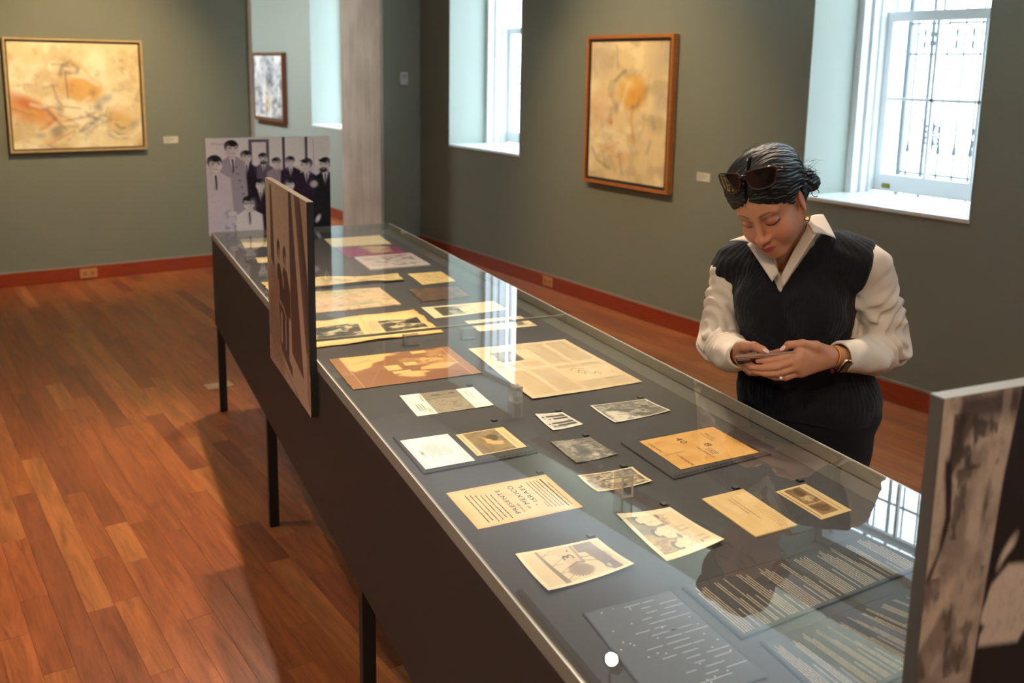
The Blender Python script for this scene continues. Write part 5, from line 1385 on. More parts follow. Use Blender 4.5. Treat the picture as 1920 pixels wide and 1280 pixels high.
# ================================================================== WOMAN (signed distance fields meshed with openvdb)
import openvdb
PO = Vector((2.045, 1.638, 0.0)); PRZ = -(0.2955976 + A_ROOM)
def smin(a, b, k):
    if k <= 0: return np.minimum(a, b)
    h = np.clip(0.5 + 0.5 * (b - a) / k, 0, 1)
    return b * (1 - h) + a * h - k * h * (1 - h)
class Field:
    """u to the right of the picture, v away from the camera, w up (person frame)"""
    def __init__(s, lo, hi, h):
        s.lo = np.array(lo, float); s.h = h
        s.n = np.ceil((np.array(hi) - s.lo) / h).astype(int) + 1
        s.d = np.full(s.n, 0.06, np.float32)
        s.ax = [s.lo[i] + np.arange(s.n[i]) * h for i in range(3)]
    def sub(s, lo, hi):
        i0 = np.maximum(((np.array(lo) - s.lo) / s.h).astype(int), 0); i1 = np.minimum(((np.array(hi) - s.lo) / s.h).astype(int) + 2, s.n)
        if (i1 <= i0).any(): return None, None
        sl = tuple(slice(a, b) for a, b in zip(i0, i1))
        return sl, np.meshgrid(*[s.ax[k][sl[k]] for k in range(3)], indexing='ij', sparse=True)
    def apply(s, f, lo, hi, pad, k, mode='u'):
        sl, P = s.sub(np.array(lo) - pad - k, np.array(hi) + pad + k)
        if sl is None: return
        d = f(*P).astype(np.float32)
        if mode == 'u': s.d[sl] = smin(s.d[sl], d, k)
        else: s.d[sl] = -smin(-s.d[sl], d, k)
    def cone(s, a, b, r1, r2, k=0.004, mode='u'):
        a, b = np.array(a, float), np.array(b, float); ba = b - a; L = ba @ ba + 1e-12
        def f(x, y, z):
            t = np.clip(((x - a[0]) * ba[0] + (y - a[1]) * ba[1] + (z - a[2]) * ba[2]) / L, 0, 1)
            return np.sqrt((x - a[0] - t * ba[0]) ** 2 + (y - a[1] - t * ba[1]) ** 2 + (z - a[2] - t * ba[2]) ** 2) - (r1 + (r2 - r1) * t)
        s.apply(f, np.minimum(a, b), np.maximum(a, b), max(r1, r2) + 0.004, k, mode)
    def ell(s, c, r, R=None, k=0.004, mode='u'):
        c = np.array(c, float); r = np.array(r, float); R = np.eye(3) if R is None else R
        def f(x, y, z):
            X, Y, Z = x - c[0], y - c[1], z - c[2]
            q = [X * R[0, i] + Y * R[1, i] + Z * R[2, i] for i in range(3)]
            k0 = np.sqrt(sum((q[i] / r[i]) ** 2 for i in range(3))); k1 = np.sqrt(sum((q[i] / r[i] ** 2) ** 2 for i in range(3))) + 1e-9
            return k0 * (k0 - 1) / k1
        m = r.max(); s.apply(f, c - m, c + m, 0.004, k, mode)
    def disp(s, f):
        P = np.meshgrid(*s.ax, indexing='ij', sparse=True)
        s.d = s.d + f(*P).astype(np.float32)
    def mesh(s, name, m, parent, smooth_it=1, colour=None):
        g = openvdb.FloatGrid(); g.background = 0.06
        g.copyFromArray(np.ascontiguousarray(s.d))
        r = g.convertToPolygons(0.0, 0.0)
        pts, quads = (r[0], r[1]) if len(r) == 2 else (r[0], r[2])
        pts = np.asarray(pts, float) * s.h + s.lo
        quads = np.asarray(quads)[:, ::-1].astype(np.int32)
        for _ in range(smooth_it):
            acc = np.zeros_like(pts); cnt = np.zeros(len(pts))
            for a, b in ((0, 1), (1, 2), (2, 3), (3, 0)):
                np.add.at(acc, quads[:, a], pts[quads[:, b]]); np.add.at(acc, quads[:, b], pts[quads[:, a]])
                np.add.at(cnt, quads[:, a], 1); np.add.at(cnt, quads[:, b], 1)
            pts = pts * 0.5 + 0.5 * acc / np.maximum(cnt, 1)[:, None]
        return pts, quads
def quad_mesh(name, parts_, m, parent, colour=None):
    P, Q, C = [], [], []; o = 0
    for (p, q, c_) in parts_:
        P.append(p); Q.append(q + o); o += len(p)
        if c_ is not None: C.append(c_)
    P = np.concatenate(P); Q = np.concatenate(Q)
    me = bpy.data.meshes.new(name)
    me.vertices.add(len(P)); me.vertices.foreach_set('co', P.ravel())
    me.loops.add(len(Q) * 4); me.loops.foreach_set('vertex_index', Q.ravel().astype(np.int32))
    me.polygons.add(len(Q)); me.polygons.foreach_set('loop_start', np.arange(0, len(Q) * 4, 4, dtype=np.int32))
    me.update(calc_edges=True)
    if C: paint_mesh(me, np.concatenate([np.concatenate(C), np.ones((len(P), 1))], 1))
    return link_mesh(name, me, m, parent, smooth=True)

def RR(a, b, c):
    ca, sa = math.cos(a), math.sin(a); cb, sb = math.cos(b), math.sin(b); cc, s_ = math.cos(c), math.sin(c)
    return np.array([[cb, -sb, 0], [sb, cb, 0], [0, 0, 1]]) @ np.array([[1, 0, 0], [0, ca, -sa], [0, sa, ca]]) @ np.array([[cc, 0, s_], [0, 1, 0], [-s_, 0, cc]])
HR = RR(0.528, -0.306, -0.25); HT = np.array([-0.076, -0.121, 1.366]); HS = 1.024
def H3(L): return HR @ (np.array(L, float) * HS) + HT          # head frame -> person frame
def Hinv(P): return ((P - HT) @ HR) / HS

person = empty('person', tuple(PO), PRZ)
tag(person, 'woman in a black knitted vest over a white shirt, head bowed, typing on a phone', 'person')

SK = np.array(S(190, 132, 102)); LIP = np.array(S(150, 48, 52)); BROW = np.array(S(74, 50, 42)); LASH = np.array(S(40, 26, 24)); BLUSH = np.array(S(204, 124, 104)); SHD = np.array(S(150, 96, 78))
# ---- head and neck
F = Field((-0.22, -0.27, 1.16), (0.07, 0.09, 1.52), 0.0019)
hk = dict(R=HR)
def E(c, r, k=0.006, mode='u', rot=None): F.ell(H3(c), np.array(r) * HS, HR if rot is None else HR @ rot, k, mode)
def Cn(a, b, r1, r2, k=0.005, mode='u'): F.cone(H3(a), H3(b), r1 * HS, r2 * HS, k, mode)
E((0, 0.012, 0.032), (0.073, 0.092, 0.084), 0.0)
E((0, -0.030, 0.040), (0.064, 0.060, 0.052), 0.02)
E((0, -0.030, -0.022), (0.064, 0.057, 0.064), 0.02)
Cn((0.049, 0.002, -0.040), (0.013, -0.064, -0.084), 0.023, 0.019, 0.022); Cn((-0.049, 0.002, -0.040), (-0.013, -0.064, -0.084), 0.023, 0.019, 0.022)
E((0, -0.072, -0.084), (0.019, 0.015, 0.014), 0.014)
for sg in (1, -1):
    E((sg * 0.037, -0.058, -0.030), (0.026, 0.024, 0.030), 0.022)
    E((sg * 0.031, -0.093, 0.012), (0.018, 0.0115, 0.0110), 0.012, 's')
    E((sg * 0.0310, -0.0740, 0.010), (0.0170, 0.0135, 0.0125), 0.004)
    Cn((sg * 0.014, -0.085, 0.031), (sg * 0.046, -0.072, 0.033), 0.0065, 0.005, 0.014)
    E((sg * 0.0145, -0.0945, -0.0310), (0.0075, 0.0095, 0.0072), 0.006)
Cn((0, -0.083, 0.018), (0, -0.1030, -0.024), 0.0072, 0.0100, 0.012)
E((0, -0.1060, -0.0285), (0.0120, 0.0092, 0.0092), 0.007)
for sg in (1, -1): E((sg * 0.0062, -0.1020, -0.0385), (0.0032, 0.0045, 0.0030), 0.002, 's')
E((0, -0.082, -0.060), (0.024, 0.013, 0.018), 0.014)
Cn((-0.017, -0.0850, -0.0585), (0, -0.0965, -0.0550), 0.0035, 0.0050, 0.004); Cn((0.017, -0.0850, -0.0585), (0, -0.0965, -0.0550), 0.0035, 0.0050, 0.004)
E((0, -0.0925, -0.0655), (0.0150, 0.0075, 0.0058), 0.004)
Cn((-0.019, -0.0895, -0.0592), (0, -0.1015, -0.0602), 0.0007, 0.0009, 0.002, 's'); Cn((0.019, -0.0895, -0.0592), (0, -0.1015, -0.0602), 0.0007, 0.0009, 0.002, 's')
tilt = RR(-0.22, 0.0, 0.0)
for sg in (1, -1):
    ty = np.array([[math.cos(0.35 * sg), -math.sin(0.35 * sg), 0], [math.sin(0.35 * sg), math.cos(0.35 * sg), 0], [0, 0, 1]])
    E((sg * 0.0745, 0.012, 0.000), (0.0062, 0.0180, 0.0310), 0.005, rot=ty @ tilt)
    E((sg * 0.0690, 0.016, 0.000), (0.0080, 0.0120, 0.0250), 0.006)
    E((sg * 0.0830, 0.010, 0.004), (0.0050, 0.0105, 0.0195), 0.003, 's', rot=ty @ tilt)
    E((sg * 0.0720, 0.004, -0.026), (0.0065, 0.0085, 0.0100), 0.004)
F.cone(H3((0, 0.030, -0.045)), (-0.012, 0.010, 1.250), 0.047, 0.052, 0.018)
F.cone((-0.012, 0.010, 1.250), (-0.02, 0.015, 1.19), 0.054, 0.085, 0.02)
F.cone(H3((0.040, 0.020, -0.05)), (-0.038, -0.058, 1.222), 0.010, 0.008, 0.02)
pts, q = F.mesh('h', None, None, 1)
L = Hinv(pts)
col_ = np.tile(SK, (len(pts), 1))
def mixc(m, c_): 
    global col_
    m = np.clip(m, 0, 1)[:, None]; col_ = col_ * (1 - m) + np.array(c_) * m
def blob(c_, r, e=0.3): return np.clip((1 + e - np.sqrt((((L - np.array(c_)) / np.array(r)) ** 2).sum(1))) / (2 * e), 0, 1)
front = (L[:, 1] < -0.05)
for sg in (1, -1):
    mixc(blob((sg * 0.038, -0.070, -0.025), (0.026, 0.05, 0.020), 0.8) * 0.5, BLUSH)
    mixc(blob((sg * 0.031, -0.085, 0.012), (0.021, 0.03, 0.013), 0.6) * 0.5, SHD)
mixc(blob((0, -0.11, -0.028), (0.014, 0.02, 0.012), 0.6) * 0.45, BLUSH)
zl = -0.0602
mixc(blob((0, -0.095, zl - 0.0008), (0.0195, 0.03, 0.0074), 0.30) * 0.95, LIP)
mixc(np.clip(1 - np.abs(L[:, 2] - zl) / 0.0013, 0, 1) * (np.abs(L[:, 0]) < 0.021) * front * 0.7, np.array(S(90, 40, 40)))
for sg in (1, -1):
    x_ = sg * L[:, 0]
    zb_ = 0.0315 + 0.0055 * np.sin(np.clip((x_ - 0.010) / 0.030, 0, 1) * math.pi / 2) - 0.0085 * np.clip((x_ - 0.034) / 0.020, 0, 1) ** 2
    wdt = 0.0038 * np.clip(1.3 - (x_ - 0.010) / 0.042, 0.2, 1)
    mixc(np.clip((wdt + 0.001 - np.abs(L[:, 2] - zb_)) / 0.0034, 0, 1) * np.clip((x_ - 0.009) / 0.006, 0, 1) * np.clip((0.054 - x_) / 0.01, 0, 1) * front * 0.85, BROW)
    # lowered lid with lashes
    zz = 0.004 - 0.0035 * np.cos(np.clip((x_ - 0.031) / 0.019, -1, 1) * math.pi / 2) + 0.002 * (x_ > 0.04)
    mixc(np.clip((0.0034 - np.abs(L[:, 2] - zz)) / 0.0018, 0, 1) * np.clip((x_ - 0.014) / 0.010, 0, 1) * (x_ < 0.050) * front * 0.9, LASH)
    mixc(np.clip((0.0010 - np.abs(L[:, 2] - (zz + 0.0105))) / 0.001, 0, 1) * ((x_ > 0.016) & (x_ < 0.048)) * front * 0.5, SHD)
    mixc(blob((sg * 0.0062, -0.1020, -0.0395), (0.0036, 0.008, 0.0030), 0.3), np.array(S(70, 34, 28)))
    mixc(blob((sg * 0.080, 0.010, 0.004), (0.012, 0.014, 0.022), 0.5) * 0.5, np.array(S(196, 104, 88)))
head_part = (pts, q, col_)

# ---- hands with fingers
def hand_field(lo, hi): return Field(lo, hi, 0.0016)
F = hand_field((-0.12, -0.345, 0.945), (0.18, -0.13, 1.085))
W0 = (0.105, -0.205, 1.014)
mcp = [(0.018, -0.283, 1.036), (0.012, -0.292, 1.020), (0.013, -0.293, 1.003), (0.022, -0.285, 0.988)]
F.cone((0.140, -0.178, 1.012), W0, 0.0225, 0.0225, 0.01)
for m_, rr_ in zip(mcp, (0.0125, 0.0125, 0.012, 0.0105)):
    F.cone(W0, m_, 0.019, rr_, 0.014)
    F.cone((0.075, -0.235, 1.016), m_, 0.018, rr_, 0.012)
fing = [[mcp[0], (-0.030, -0.300, 1.020), (-0.058, -0.296, 1.012), (-0.078, -0.290, 1.008)],
        [mcp[1], (-0.034, -0.312, 1.004), (-0.066, -0.306, 0.996), (-0.090, -0.296, 0.992)],
        [mcp[2], (-0.027, -0.312, 0.989), (-0.060, -0.306, 0.983), (-0.086, -0.294, 0.982)],
        [mcp[3], (-0.012, -0.302, 0.976), (-0.036, -0.298, 0.973), (-0.056, -0.290, 0.974)]]
for ch, r0 in zip(fing, (0.0095, 0.0098, 0.0092, 0.0080)):
    F.cone(ch[0], ch[1], r0 * 1.12, r0, 0.003); F.cone(ch[1], ch[2], r0, r0 * 0.9, 0.002); F.cone(ch[2], ch[3], r0 * 0.9, r0 * 0.74, 0.002)
F.cone((0.085, -0.225, 1.026), (0.052, -0.262, 1.049), 0.0180, 0.0145, 0.012)
F.cone((0.052, -0.262, 1.049), (0.022, -0.279, 1.058), 0.0135, 0.0108, 0.006)
F.cone((0.022, -0.279, 1.058), (-0.010, -0.283, 1.053), 0.0108, 0.0096, 0.003)
F.cone((-0.010, -0.283, 1.053), (-0.022, -0.283, 1.040), 0.0096, 0.0074, 0.002)
pts, q = F.mesh('h', None, None, 1)
handR = (pts, q, np.tile(SK * 0.97, (len(pts), 1)))
F = hand_field((-0.17, -0.345, 0.93), (0.0, -0.15, 1.075))
W1 = (-0.124, -0.215, 1.000)
F.cone((-0.138, -0.190, 0.992), W1, 0.022, 0.022, 0.01)
mc = [(-0.098, -0.268, 1.012), (-0.108, -0.262, 0.996), (-0.112, -0.252, 0.984), (-0.114, -0.240, 0.974)]
for m_, rr_ in zip(mc, (0.0120, 0.012, 0.0115, 0.010)): F.cone(W1, m_, 0.018, rr_, 0.012)
F.cone((-0.128, -0.235, 1.018), (-0.112, -0.266, 1.034), 0.0165, 0.0140, 0.010)
F.cone((-0.112, -0.266, 1.034), (-0.090, -0.280, 1.040), 0.0132, 0.0115, 0.006)
F.cone((-0.090, -0.280, 1.040), (-0.070, -0.286, 1.035), 0.0115, 0.0104, 0.003)
F.cone((-0.070, -0.286, 1.035), (-0.057, -0.288, 1.029), 0.0100, 0.0076, 0.002)
for ch, r0 in (([mc[0], (-0.078, -0.235, 1.000), (-0.052, -0.222, 1.008), (-0.032, -0.222, 1.018)], 0.0090), ([mc[1], (-0.090, -0.290, 0.990), (-0.068, -0.285, 0.988), (-0.052, -0.272, 0.988)], 0.0090),
               ([mc[2], (-0.094, -0.275, 0.976), (-0.074, -0.272, 0.974), (-0.058, -0.262, 0.976)], 0.0086), ([mc[3], (-0.098, -0.256, 0.966), (-0.082, -0.254, 0.965), (-0.070, -0.248, 0.967)], 0.0078)):
    F.cone(ch[0], ch[1], r0 * 1.1, r0, 0.003); F.cone(ch[1], ch[2], r0, r0 * 0.9, 0.002); F.cone(ch[2], ch[3], r0 * 0.9, r0 * 0.75, 0.002)
pts, q = F.mesh('h', None, None, 1)
handL = (pts, q, np.tile(SK * 0.97, (len(pts), 1)))

# ---- torso, arms and legs (coarser, inside the clothes)
def yaw(a): return np.array([[math.cos(a), -math.sin(a), 0], [math.sin(a), math.cos(a), 0], [0, 0, 1]])
YW = yaw(-0.30)
SHL, SHR = (-0.158, 0.045, 1.180), (0.160, -0.048, 1.222)
ELL_, ELR = (-0.198, 0.025, 0.958), (0.236, 0.0, 0.998)
WRL, WRR = (-0.128, -0.205, 0.995), (0.115, -0.195, 1.014)
def torso(F, g):      # g: extra thickness
    F.ell((-0.010, 0.002, 1.115), np.array((0.158, 0.098, 0.150)) + g, YW, 0.0)
    F.ell((0.020, 0.010, 0.97), np.array((0.150, 0.100, 0.160)) + g, YW, 0.05)
    F.ell((0.048, 0.018, 0.83), np.array((0.182, 0.120, 0.130)) + g, YW, 0.06)
    F.cone(SHL, (-0.050, 0.012, 1.232), 0.046 + g, 0.050 + g, 0.05); F.cone((0.030, -0.008, 1.245), SHR, 0.050 + g, 0.046 + g, 0.05)
    F.ell((-0.086, -0.058, 1.085), np.array((0.058, 0.050, 0.058)) + g, YW, 0.04)
    F.ell((0.052, -0.096, 1.100), np.array((0.058, 0.050, 0.058)) + g, YW, 0.04)
F = Field((-0.30, -0.24, 0.0), (0.34, 0.20, 1.31), 0.0065)
torso(F, -0.012)
F.cone(SHL, ELL_, 0.042, 0.036, 0.03); F.cone(ELL_, WRL, 0.036, 0.024, 0.01); F.cone(SHR, ELR, 0.042, 0.036, 0.03); F.cone(ELR, WRR, 0.034, 0.020, 0.01)
KL, KR, AL, AR = (-0.050, 0.020, 0.46), (0.135, -0.015, 0.46), (-0.050, 0.060, 0.09), (0.140, 0.035, 0.09)
F.cone((-0.040, 0.02, 0.80), KL, 0.078, 0.048, 0.03); F.cone((0.135, 0.0, 0.80), KR, 0.078, 0.048, 0.03)
F.cone(KL, AL, 0.048, 0.034, 0.01); F.cone(KR, AR, 0.048, 0.034, 0.01)
F.cone((-0.052, 0.055, 0.04), (-0.090, -0.06, 0.03), 0.030, 0.026, 0.02); F.cone((0.140, 0.03, 0.04), (0.115, -0.09, 0.03), 0.030, 0.026, 0.02)
pts, q = F.mesh('b', None, None, 1)
body_part = (pts, q, np.tile(SK, (len(pts), 1)))
M_skin = attr_mat('skin', 0.48, 0.4, bump=0.08, bscale=500, sss=0.12)
quad_mesh('body', [head_part, handR, handL, body_part], M_skin, person)

# ---- cloth relief helper
def waves(dirs):
    rs = np.random.RandomState(5)
    W = [(np.array(d, float), rs.uniform(0, 6.28), a) for d, a in dirs]
    return lambda x, y, z: sum(a * np.sin(d[0] * x + d[1] * y + d[2] * z + ph + 1.6 * np.sin(31 * z + 17 * x + ph) + 1.1 * np.sin(23 * y - 19 * z)) for d, ph, a in W)

# ---- white shirt: sleeves, cuffs, torso
F = Field((-0.30, -0.26, 0.86), (0.34, 0.15, 1.33), 0.0026)
torso(F, 0.004)
F.cone((-0.012, 0.008, 1.25), (-0.014, 0.0, 1.285), 0.066, 0.056, 0.02)
# opening at the neck
def vcut(ap, sl, sr, vmax):
    def f(x, y, z):
        du = x - ap[0]
        line = np.where(du < 0, ap[2] + sl * (-du), ap[2] + sr * du)
        return np.maximum((line - z) * 0.55, y - vmax)
    return f
F.apply(vcut((-0.042, 0, 1.176), 2.4, 2.7, 0.0), (-0.25, -0.3, 1.1), (0.2, 0.1, 1.34), 0, 0.004, 's')
F.cone((-0.014, 0.004, 1.20), (-0.02, -0.012, 1.34), 0.0535, 0.0560, 0.004, 's')
SL0, SR0 = (-0.176, 0.045, 1.165), (0.176, -0.048, 1.212)
F.cone(SL0, ELL_, 0.054, 0.057, 0.02); F.cone(ELL_, (-0.150, -0.110, 0.965), 0.056, 0.047, 0.012); F.cone((-0.150, -0.110, 0.965), (-0.122, -0.222, 0.998), 0.047, 0.037, 0.01)
F.cone(SR0, ELR, 0.056, 0.057, 0.02); F.cone(ELR, (0.190, -0.100, 0.993), 0.056, 0.048, 0.012); F.cone((0.190, -0.100, 0.993), (0.118, -0.196, 1.014), 0.047, 0.038, 0.01)
wv_ = waves([((60, 30, 46), 0.0022), ((-44, 52, 66), 0.0019), ((30, -74, 90), 0.0014), ((120, 40, -70), 0.0007)])
def sleeve_folds(x, y, z):
    out = wv_(x, y, z) * np.clip((np.abs(x - 0.01) - 0.10) / 0.05, 0.25, 1)
    for (e, s_) in ((ELL_, 1), (ELR, -1)):
        r = np.sqrt((x - e[0] + s_ * 0.05) ** 2 + (y - e[1] + 0.03) ** 2 + (z - e[2] - 0.05) ** 2)
        out = out + 0.0048 * np.exp(-((r - 0.06) / 0.07) ** 2) * np.sin(r * 190 + 3 * np.sin(40 * y) + 14 * z)
    return out
F.disp(sleeve_folds)
# open cuffs
F.cone((-0.126, -0.206, 0.997), (-0.100, -0.300, 1.012), 0.0300, 0.0330, 0.002, 's')
F.cone((0.122, -0.190, 1.013), (0.060, -0.270, 1.020), 0.0300, 0.0350, 0.002, 's')
def cutend(p, n):
    p, n = np.array(p), np.array(n) / np.linalg.norm(n)
    return lambda x, y, z: -((x - p[0]) * n[0] + (y - p[1]) * n[1] + (z - p[2]) * n[2])
F.apply(cutend((-0.117, -0.238, 1.0), (0.15, -0.97, 0.12)), (-0.2, -0.3, 0.9), (-0.04, -0.2, 1.08), 0, 0.002, 's')
F.apply(cutend((0.113, -0.203, 1.016), (-0.62, -0.78, 0.0)), (0.0, -0.3, 0.9), (0.16, -0.16, 1.08), 0, 0.002, 's')
pts, q = F.mesh('s', None, None, 1)
M_shirt = mat('white_cotton_shirt', srgb(220, 208, 196), 0.85, 0.15, noise=0.03, nscale=30, bump=0.25, bscale=700, sheen=0.1)
quad_mesh('shirt', [(pts, q, None)], M_shirt, person)

# ---- collar flaps
def patch(name, corners, m, nu=10, nv=10, bulge=0.004, thick=0.0022):
    A, B, C3, D = [np.array(p, float) for p in corners]
    n = np.cross(B - A, D - A); n /= np.linalg.norm(n)
    if n[1] > 0: n = -n
    bm = bmesh.new()
    G = []
    for i in range(nv + 1):
        t = i / nv
        for j in range(nu + 1):
            s_ = j / nu
            p = A * (1 - s_) * (1 - t) + B * s_ * (1 - t) + C3 * s_ * t + D * (1 - s_) * t + n * bulge * 4 * s_ * (1 - s_) + n * bulge * 1.5 * t * (1 - t)
            G.append(p)
    top = [bm.verts.new(tuple(p + n * thick)) for p in G]; bot = [bm.verts.new(tuple(p)) for p in G]
    I_ = lambda i, j: i * (nu + 1) + j
    for i in range(nv):
        for j in range(nu):
            bm.faces.new((top[I_(i, j)], top[I_(i, j + 1)], top[I_(i + 1, j + 1)], top[I_(i + 1, j)]))
            bm.faces.new((bot[I_(i, j)], bot[I_(i + 1, j)], bot[I_(i + 1, j + 1)], bot[I_(i, j + 1)]))
    for i in range(nv):
        for j in (0, nu):
            bm.faces.new((top[I_(i, j)], top[I_(i + 1, j)], bot[I_(i + 1, j)], bot[I_(i, j)]))
    for j in range(nu):
        for i in (0, nv):
            bm.faces.new((top[I_(i, j)], top[I_(i, j + 1)], bot[I_(i, j + 1)], bot[I_(i, j)]))
    return obj(name, bm, m, person, smooth=True)
patch('collar', [(0.006, -0.040, 1.325), (0.052, -0.010, 1.335), (0.086, -0.072, 1.284), (0.030, -0.104, 1.300)], M_shirt, bulge=0.005)
patch('collar', [(0.018, -0.050, 1.322), (0.038, -0.100, 1.300), (-0.034, -0.132, 1.160), (-0.038, -0.124, 1.192)], M_shirt, bulge=0.003)
patch('collar', [(-0.070, -0.020, 1.300), (-0.092, -0.020, 1.286), (-0.180, -0.035, 1.254), (-0.120, -0.085, 1.262)], M_shirt, bulge=0.004)
patch('collar', [(-0.092, -0.070, 1.276), (-0.132, -0.086, 1.258), (-0.062, -0.128, 1.172), (-0.048, -0.122, 1.196)], M_shirt, bulge=0.003)

# ---- black cable-knit vest
F = Field((-0.26, -0.22, 0.76), (0.27, 0.18, 1.33), 0.0028)
torso(F, 0.013)
F.cone((0.10, -0.03, 1.235), (0.180, -0.052, 1.208), 0.060, 0.064, 0.02); F.cone((-0.10, 0.03, 1.20), (-0.172, 0.045, 1.165), 0.058, 0.060, 0.02)
F.apply(vcut((-0.040, 0, 1.140), 1.32, 1.72, 0.045), (-0.25, -0.3, 1.05), (0.25, 0.1, 1.34), 0, 0.006, 's')
F.cone((-0.012, 0.02, 1.20), (-0.02, 0.0, 1.36), 0.070, 0.080, 0.004, 's')
F.cone((-0.245, 0.020, 1.070), (-0.225, -0.02, 0.93), 0.046, 0.078, 0.010, 's'); F.apply(lambda x, y, z: np.maximum(np.maximum((0.153 + 0.16 * (z - 1.10)) - x, (1.000 + 0.9 * (y + 0.02) ** 2 + 0.5 * np.maximum(0.19 - x, 0)) - z), -0.02 + 0 * y), (0.12, -0.2, 0.96), (0.27, 0.18, 1.33), 0, 0.012, 's')
F.apply(lambda x, y, z: z - 0.795 + 0 * x + 0 * y, (-0.3, -0.3, 0.70), (0.4, 0.3, 0.80), 0, 0.003, 's')
def knit(x, y, z):
    ang = np.arctan2(y - 0.01, x - 0.02)
    cab = 0.0022 * np.sin(ang * 15 + 1.6 * np.sin(z * 75)) * np.cos(ang * 7) + 0.0008 * np.sin(ang * 90)
    return cab * np.clip((z - 0.80) / 0.05, 0, 1) + 0.002 * np.sin(z * 34 + x * 22) * np.sin(x * 30)
F.disp(knit)
pts, q = F.mesh('v', None, None, 1)
tV = NT('black_knit_wool'); tV.b.inputs['Base Color'].default_value = srgb(27, 26, 28); tV.b.inputs['Roughness'].default_value = 0.95; tV.b.inputs['Specular IOR Level'].default_value = 0.1; tV.b.inputs['Sheen Weight'].default_value = 0.12
tV.b.inputs['Sheen Tint'].default_value = (0.75, 0.78, 0.85, 1)
tcv = tV.new('ShaderNodeTexCoord'); wva = tV.new('ShaderNodeTexWave', i_Scale=95.0, i_Distortion=2.0, bands_direction='X'); tV.link(tcv.outputs['Object'], wva.inputs['Vector'])
wvb = tV.new('ShaderNodeTexVoronoi', i_Scale=330.0); tV.link(tcv.outputs['Object'], wvb.inputs['Vector'])
adv = tV.new('ShaderNodeMath', operation='ADD'); tV.link(wva.outputs['Fac'], adv.inputs[0]); tV.link(wvb.outputs['Distance'], adv.inputs[1])
bpv = tV.new('ShaderNodeBump', i_Strength=0.45, i_Distance=0.002); tV.link(adv.outputs[0], bpv.inputs['Height']); tV.link(bpv.outputs[0], tV.b.inputs['Normal'])
quad_mesh('vest', [(pts, q, None)], tV.m, person)
# ribbed V-neck band
def band(name, P, r, m):
    bm = bmesh.new(); n = len(P)
    fine = []
    for i in range(n - 1):
        for k in range(8):
            fine.append(Vector(P[i]).lerp(Vector(P[i + 1]), k / 8))
    fine.append(Vector(P[-1]))
    tube(bm, fine, r, 8)
    return obj(name, bm, m, person, smooth=True)

# ---- trousers and shoes
F = Field((-0.19, -0.17, 0.03), (0.29, 0.19, 0.90), 0.006)
F.ell((0.048, 0.018, 0.82), (0.190, 0.126, 0.12), YW, 0.0)
F.cone((-0.040, 0.02, 0.78), KL, 0.092, 0.066, 0.03); F.cone((0.138, 0.0, 0.78), KR, 0.092, 0.066, 0.03); F.cone(KL, AL, 0.066, 0.056, 0.02); F.cone(KR, AR, 0.066, 0.056, 0.02)
F.disp(lambda x, y, z: 0.003 * np.sin(z * 46 + 20 * x) * np.sin(30 * x + 9 * z))
pts, q = F.mesh('t', None, None, 1)
quad_mesh('trousers', [(pts, q, None)], mat('black_denim', srgb(26, 27, 30), 0.85, 0.2, noise=0.2, nscale=200, bump=0.3, bscale=600), person)
M_shoe = mat('black_leather_shoe', srgb(24, 22, 22), 0.35, 0.5)
for a_, b_ in (((-0.052, 0.070, 0.045), (-0.095, -0.075, 0.032)), ((0.140, 0.045, 0.045), (0.112, -0.105, 0.032))):
    F = Field((min(a_[0], b_[0]) - 0.07, b_[1] - 0.07, 0.0), (max(a_[0], b_[0]) + 0.07, a_[1] + 0.07, 0.13), 0.005)
    F.cone(a_, b_, 0.046, 0.040, 0.01); F.cone(a_, (a_[0], a_[1] - 0.01, 0.09), 0.045, 0.048, 0.02)
    F.apply(lambda x, y, z: z - 0.006 + 0 * x + 0 * y, (-1, -1, -0.1), (1, 1, 0.012), 0, 0.001, 's')
    pts, q = F.mesh('shoe', None, None, 1)
    quad_mesh('shoe', [(pts, q, None)], M_shoe, person)

# ---- hair
F = Field((-0.24, -0.30, 1.27), (0.08, 0.06, 1.56), 0.0019)
E((0, 0.018, 0.046), (0.0845, 0.104, 0.094), 0.0)
E((-0.02, 0.0, 0.075), (0.070, 0.075, 0.060), 0.03)
E((0.03, 0.02, 0.082), (0.062, 0.085, 0.060), 0.03)
E((0.0, 0.07, 0.0), (0.066, 0.060, 0.062), 0.03)
BUN = np.array([0.060, 0.092, 0.006])
E(BUN, (0.026, 0.026, 0.034), 0.012); E(BUN + [0.012, 0.010, -0.016], (0.016, 0.018, 0.020), 0.010)
def hairline(x, y, z):
    X, Y, Z = x - HT[0], y - HT[1], z - HT[2]
    lx, ly, lz = [(X * HR[0, i] + Y * HR[1, i] + Z * HR[2, i]) / HS for i in range(3)]
    ax_ = np.abs(lx)
    # keep hair where g > 0
    g = lz * 0.78 + ly * 0.62 - (-0.001 + 0.002 * np.cos(ax_ * 60)) - 0.006 * np.exp(-(ax_ / 0.012) ** 2) + 0.0016 * np.sin(lx * 420 + 3 * np.sin(lz * 90))
    ear = 0.030 - np.sqrt(((ax_ - 0.080) / 1.4) ** 2 + (ly - 0.006) ** 2 + ((lz + 0.004) / 1.35) ** 2)
    return np.maximum(np.minimum(-g, 0.05), ear) * -1.0
sl, P = F.sub(F.lo, F.lo + F.n * F.h)
F.d = np.maximum(F.d, -hairline(*P).astype(np.float32))
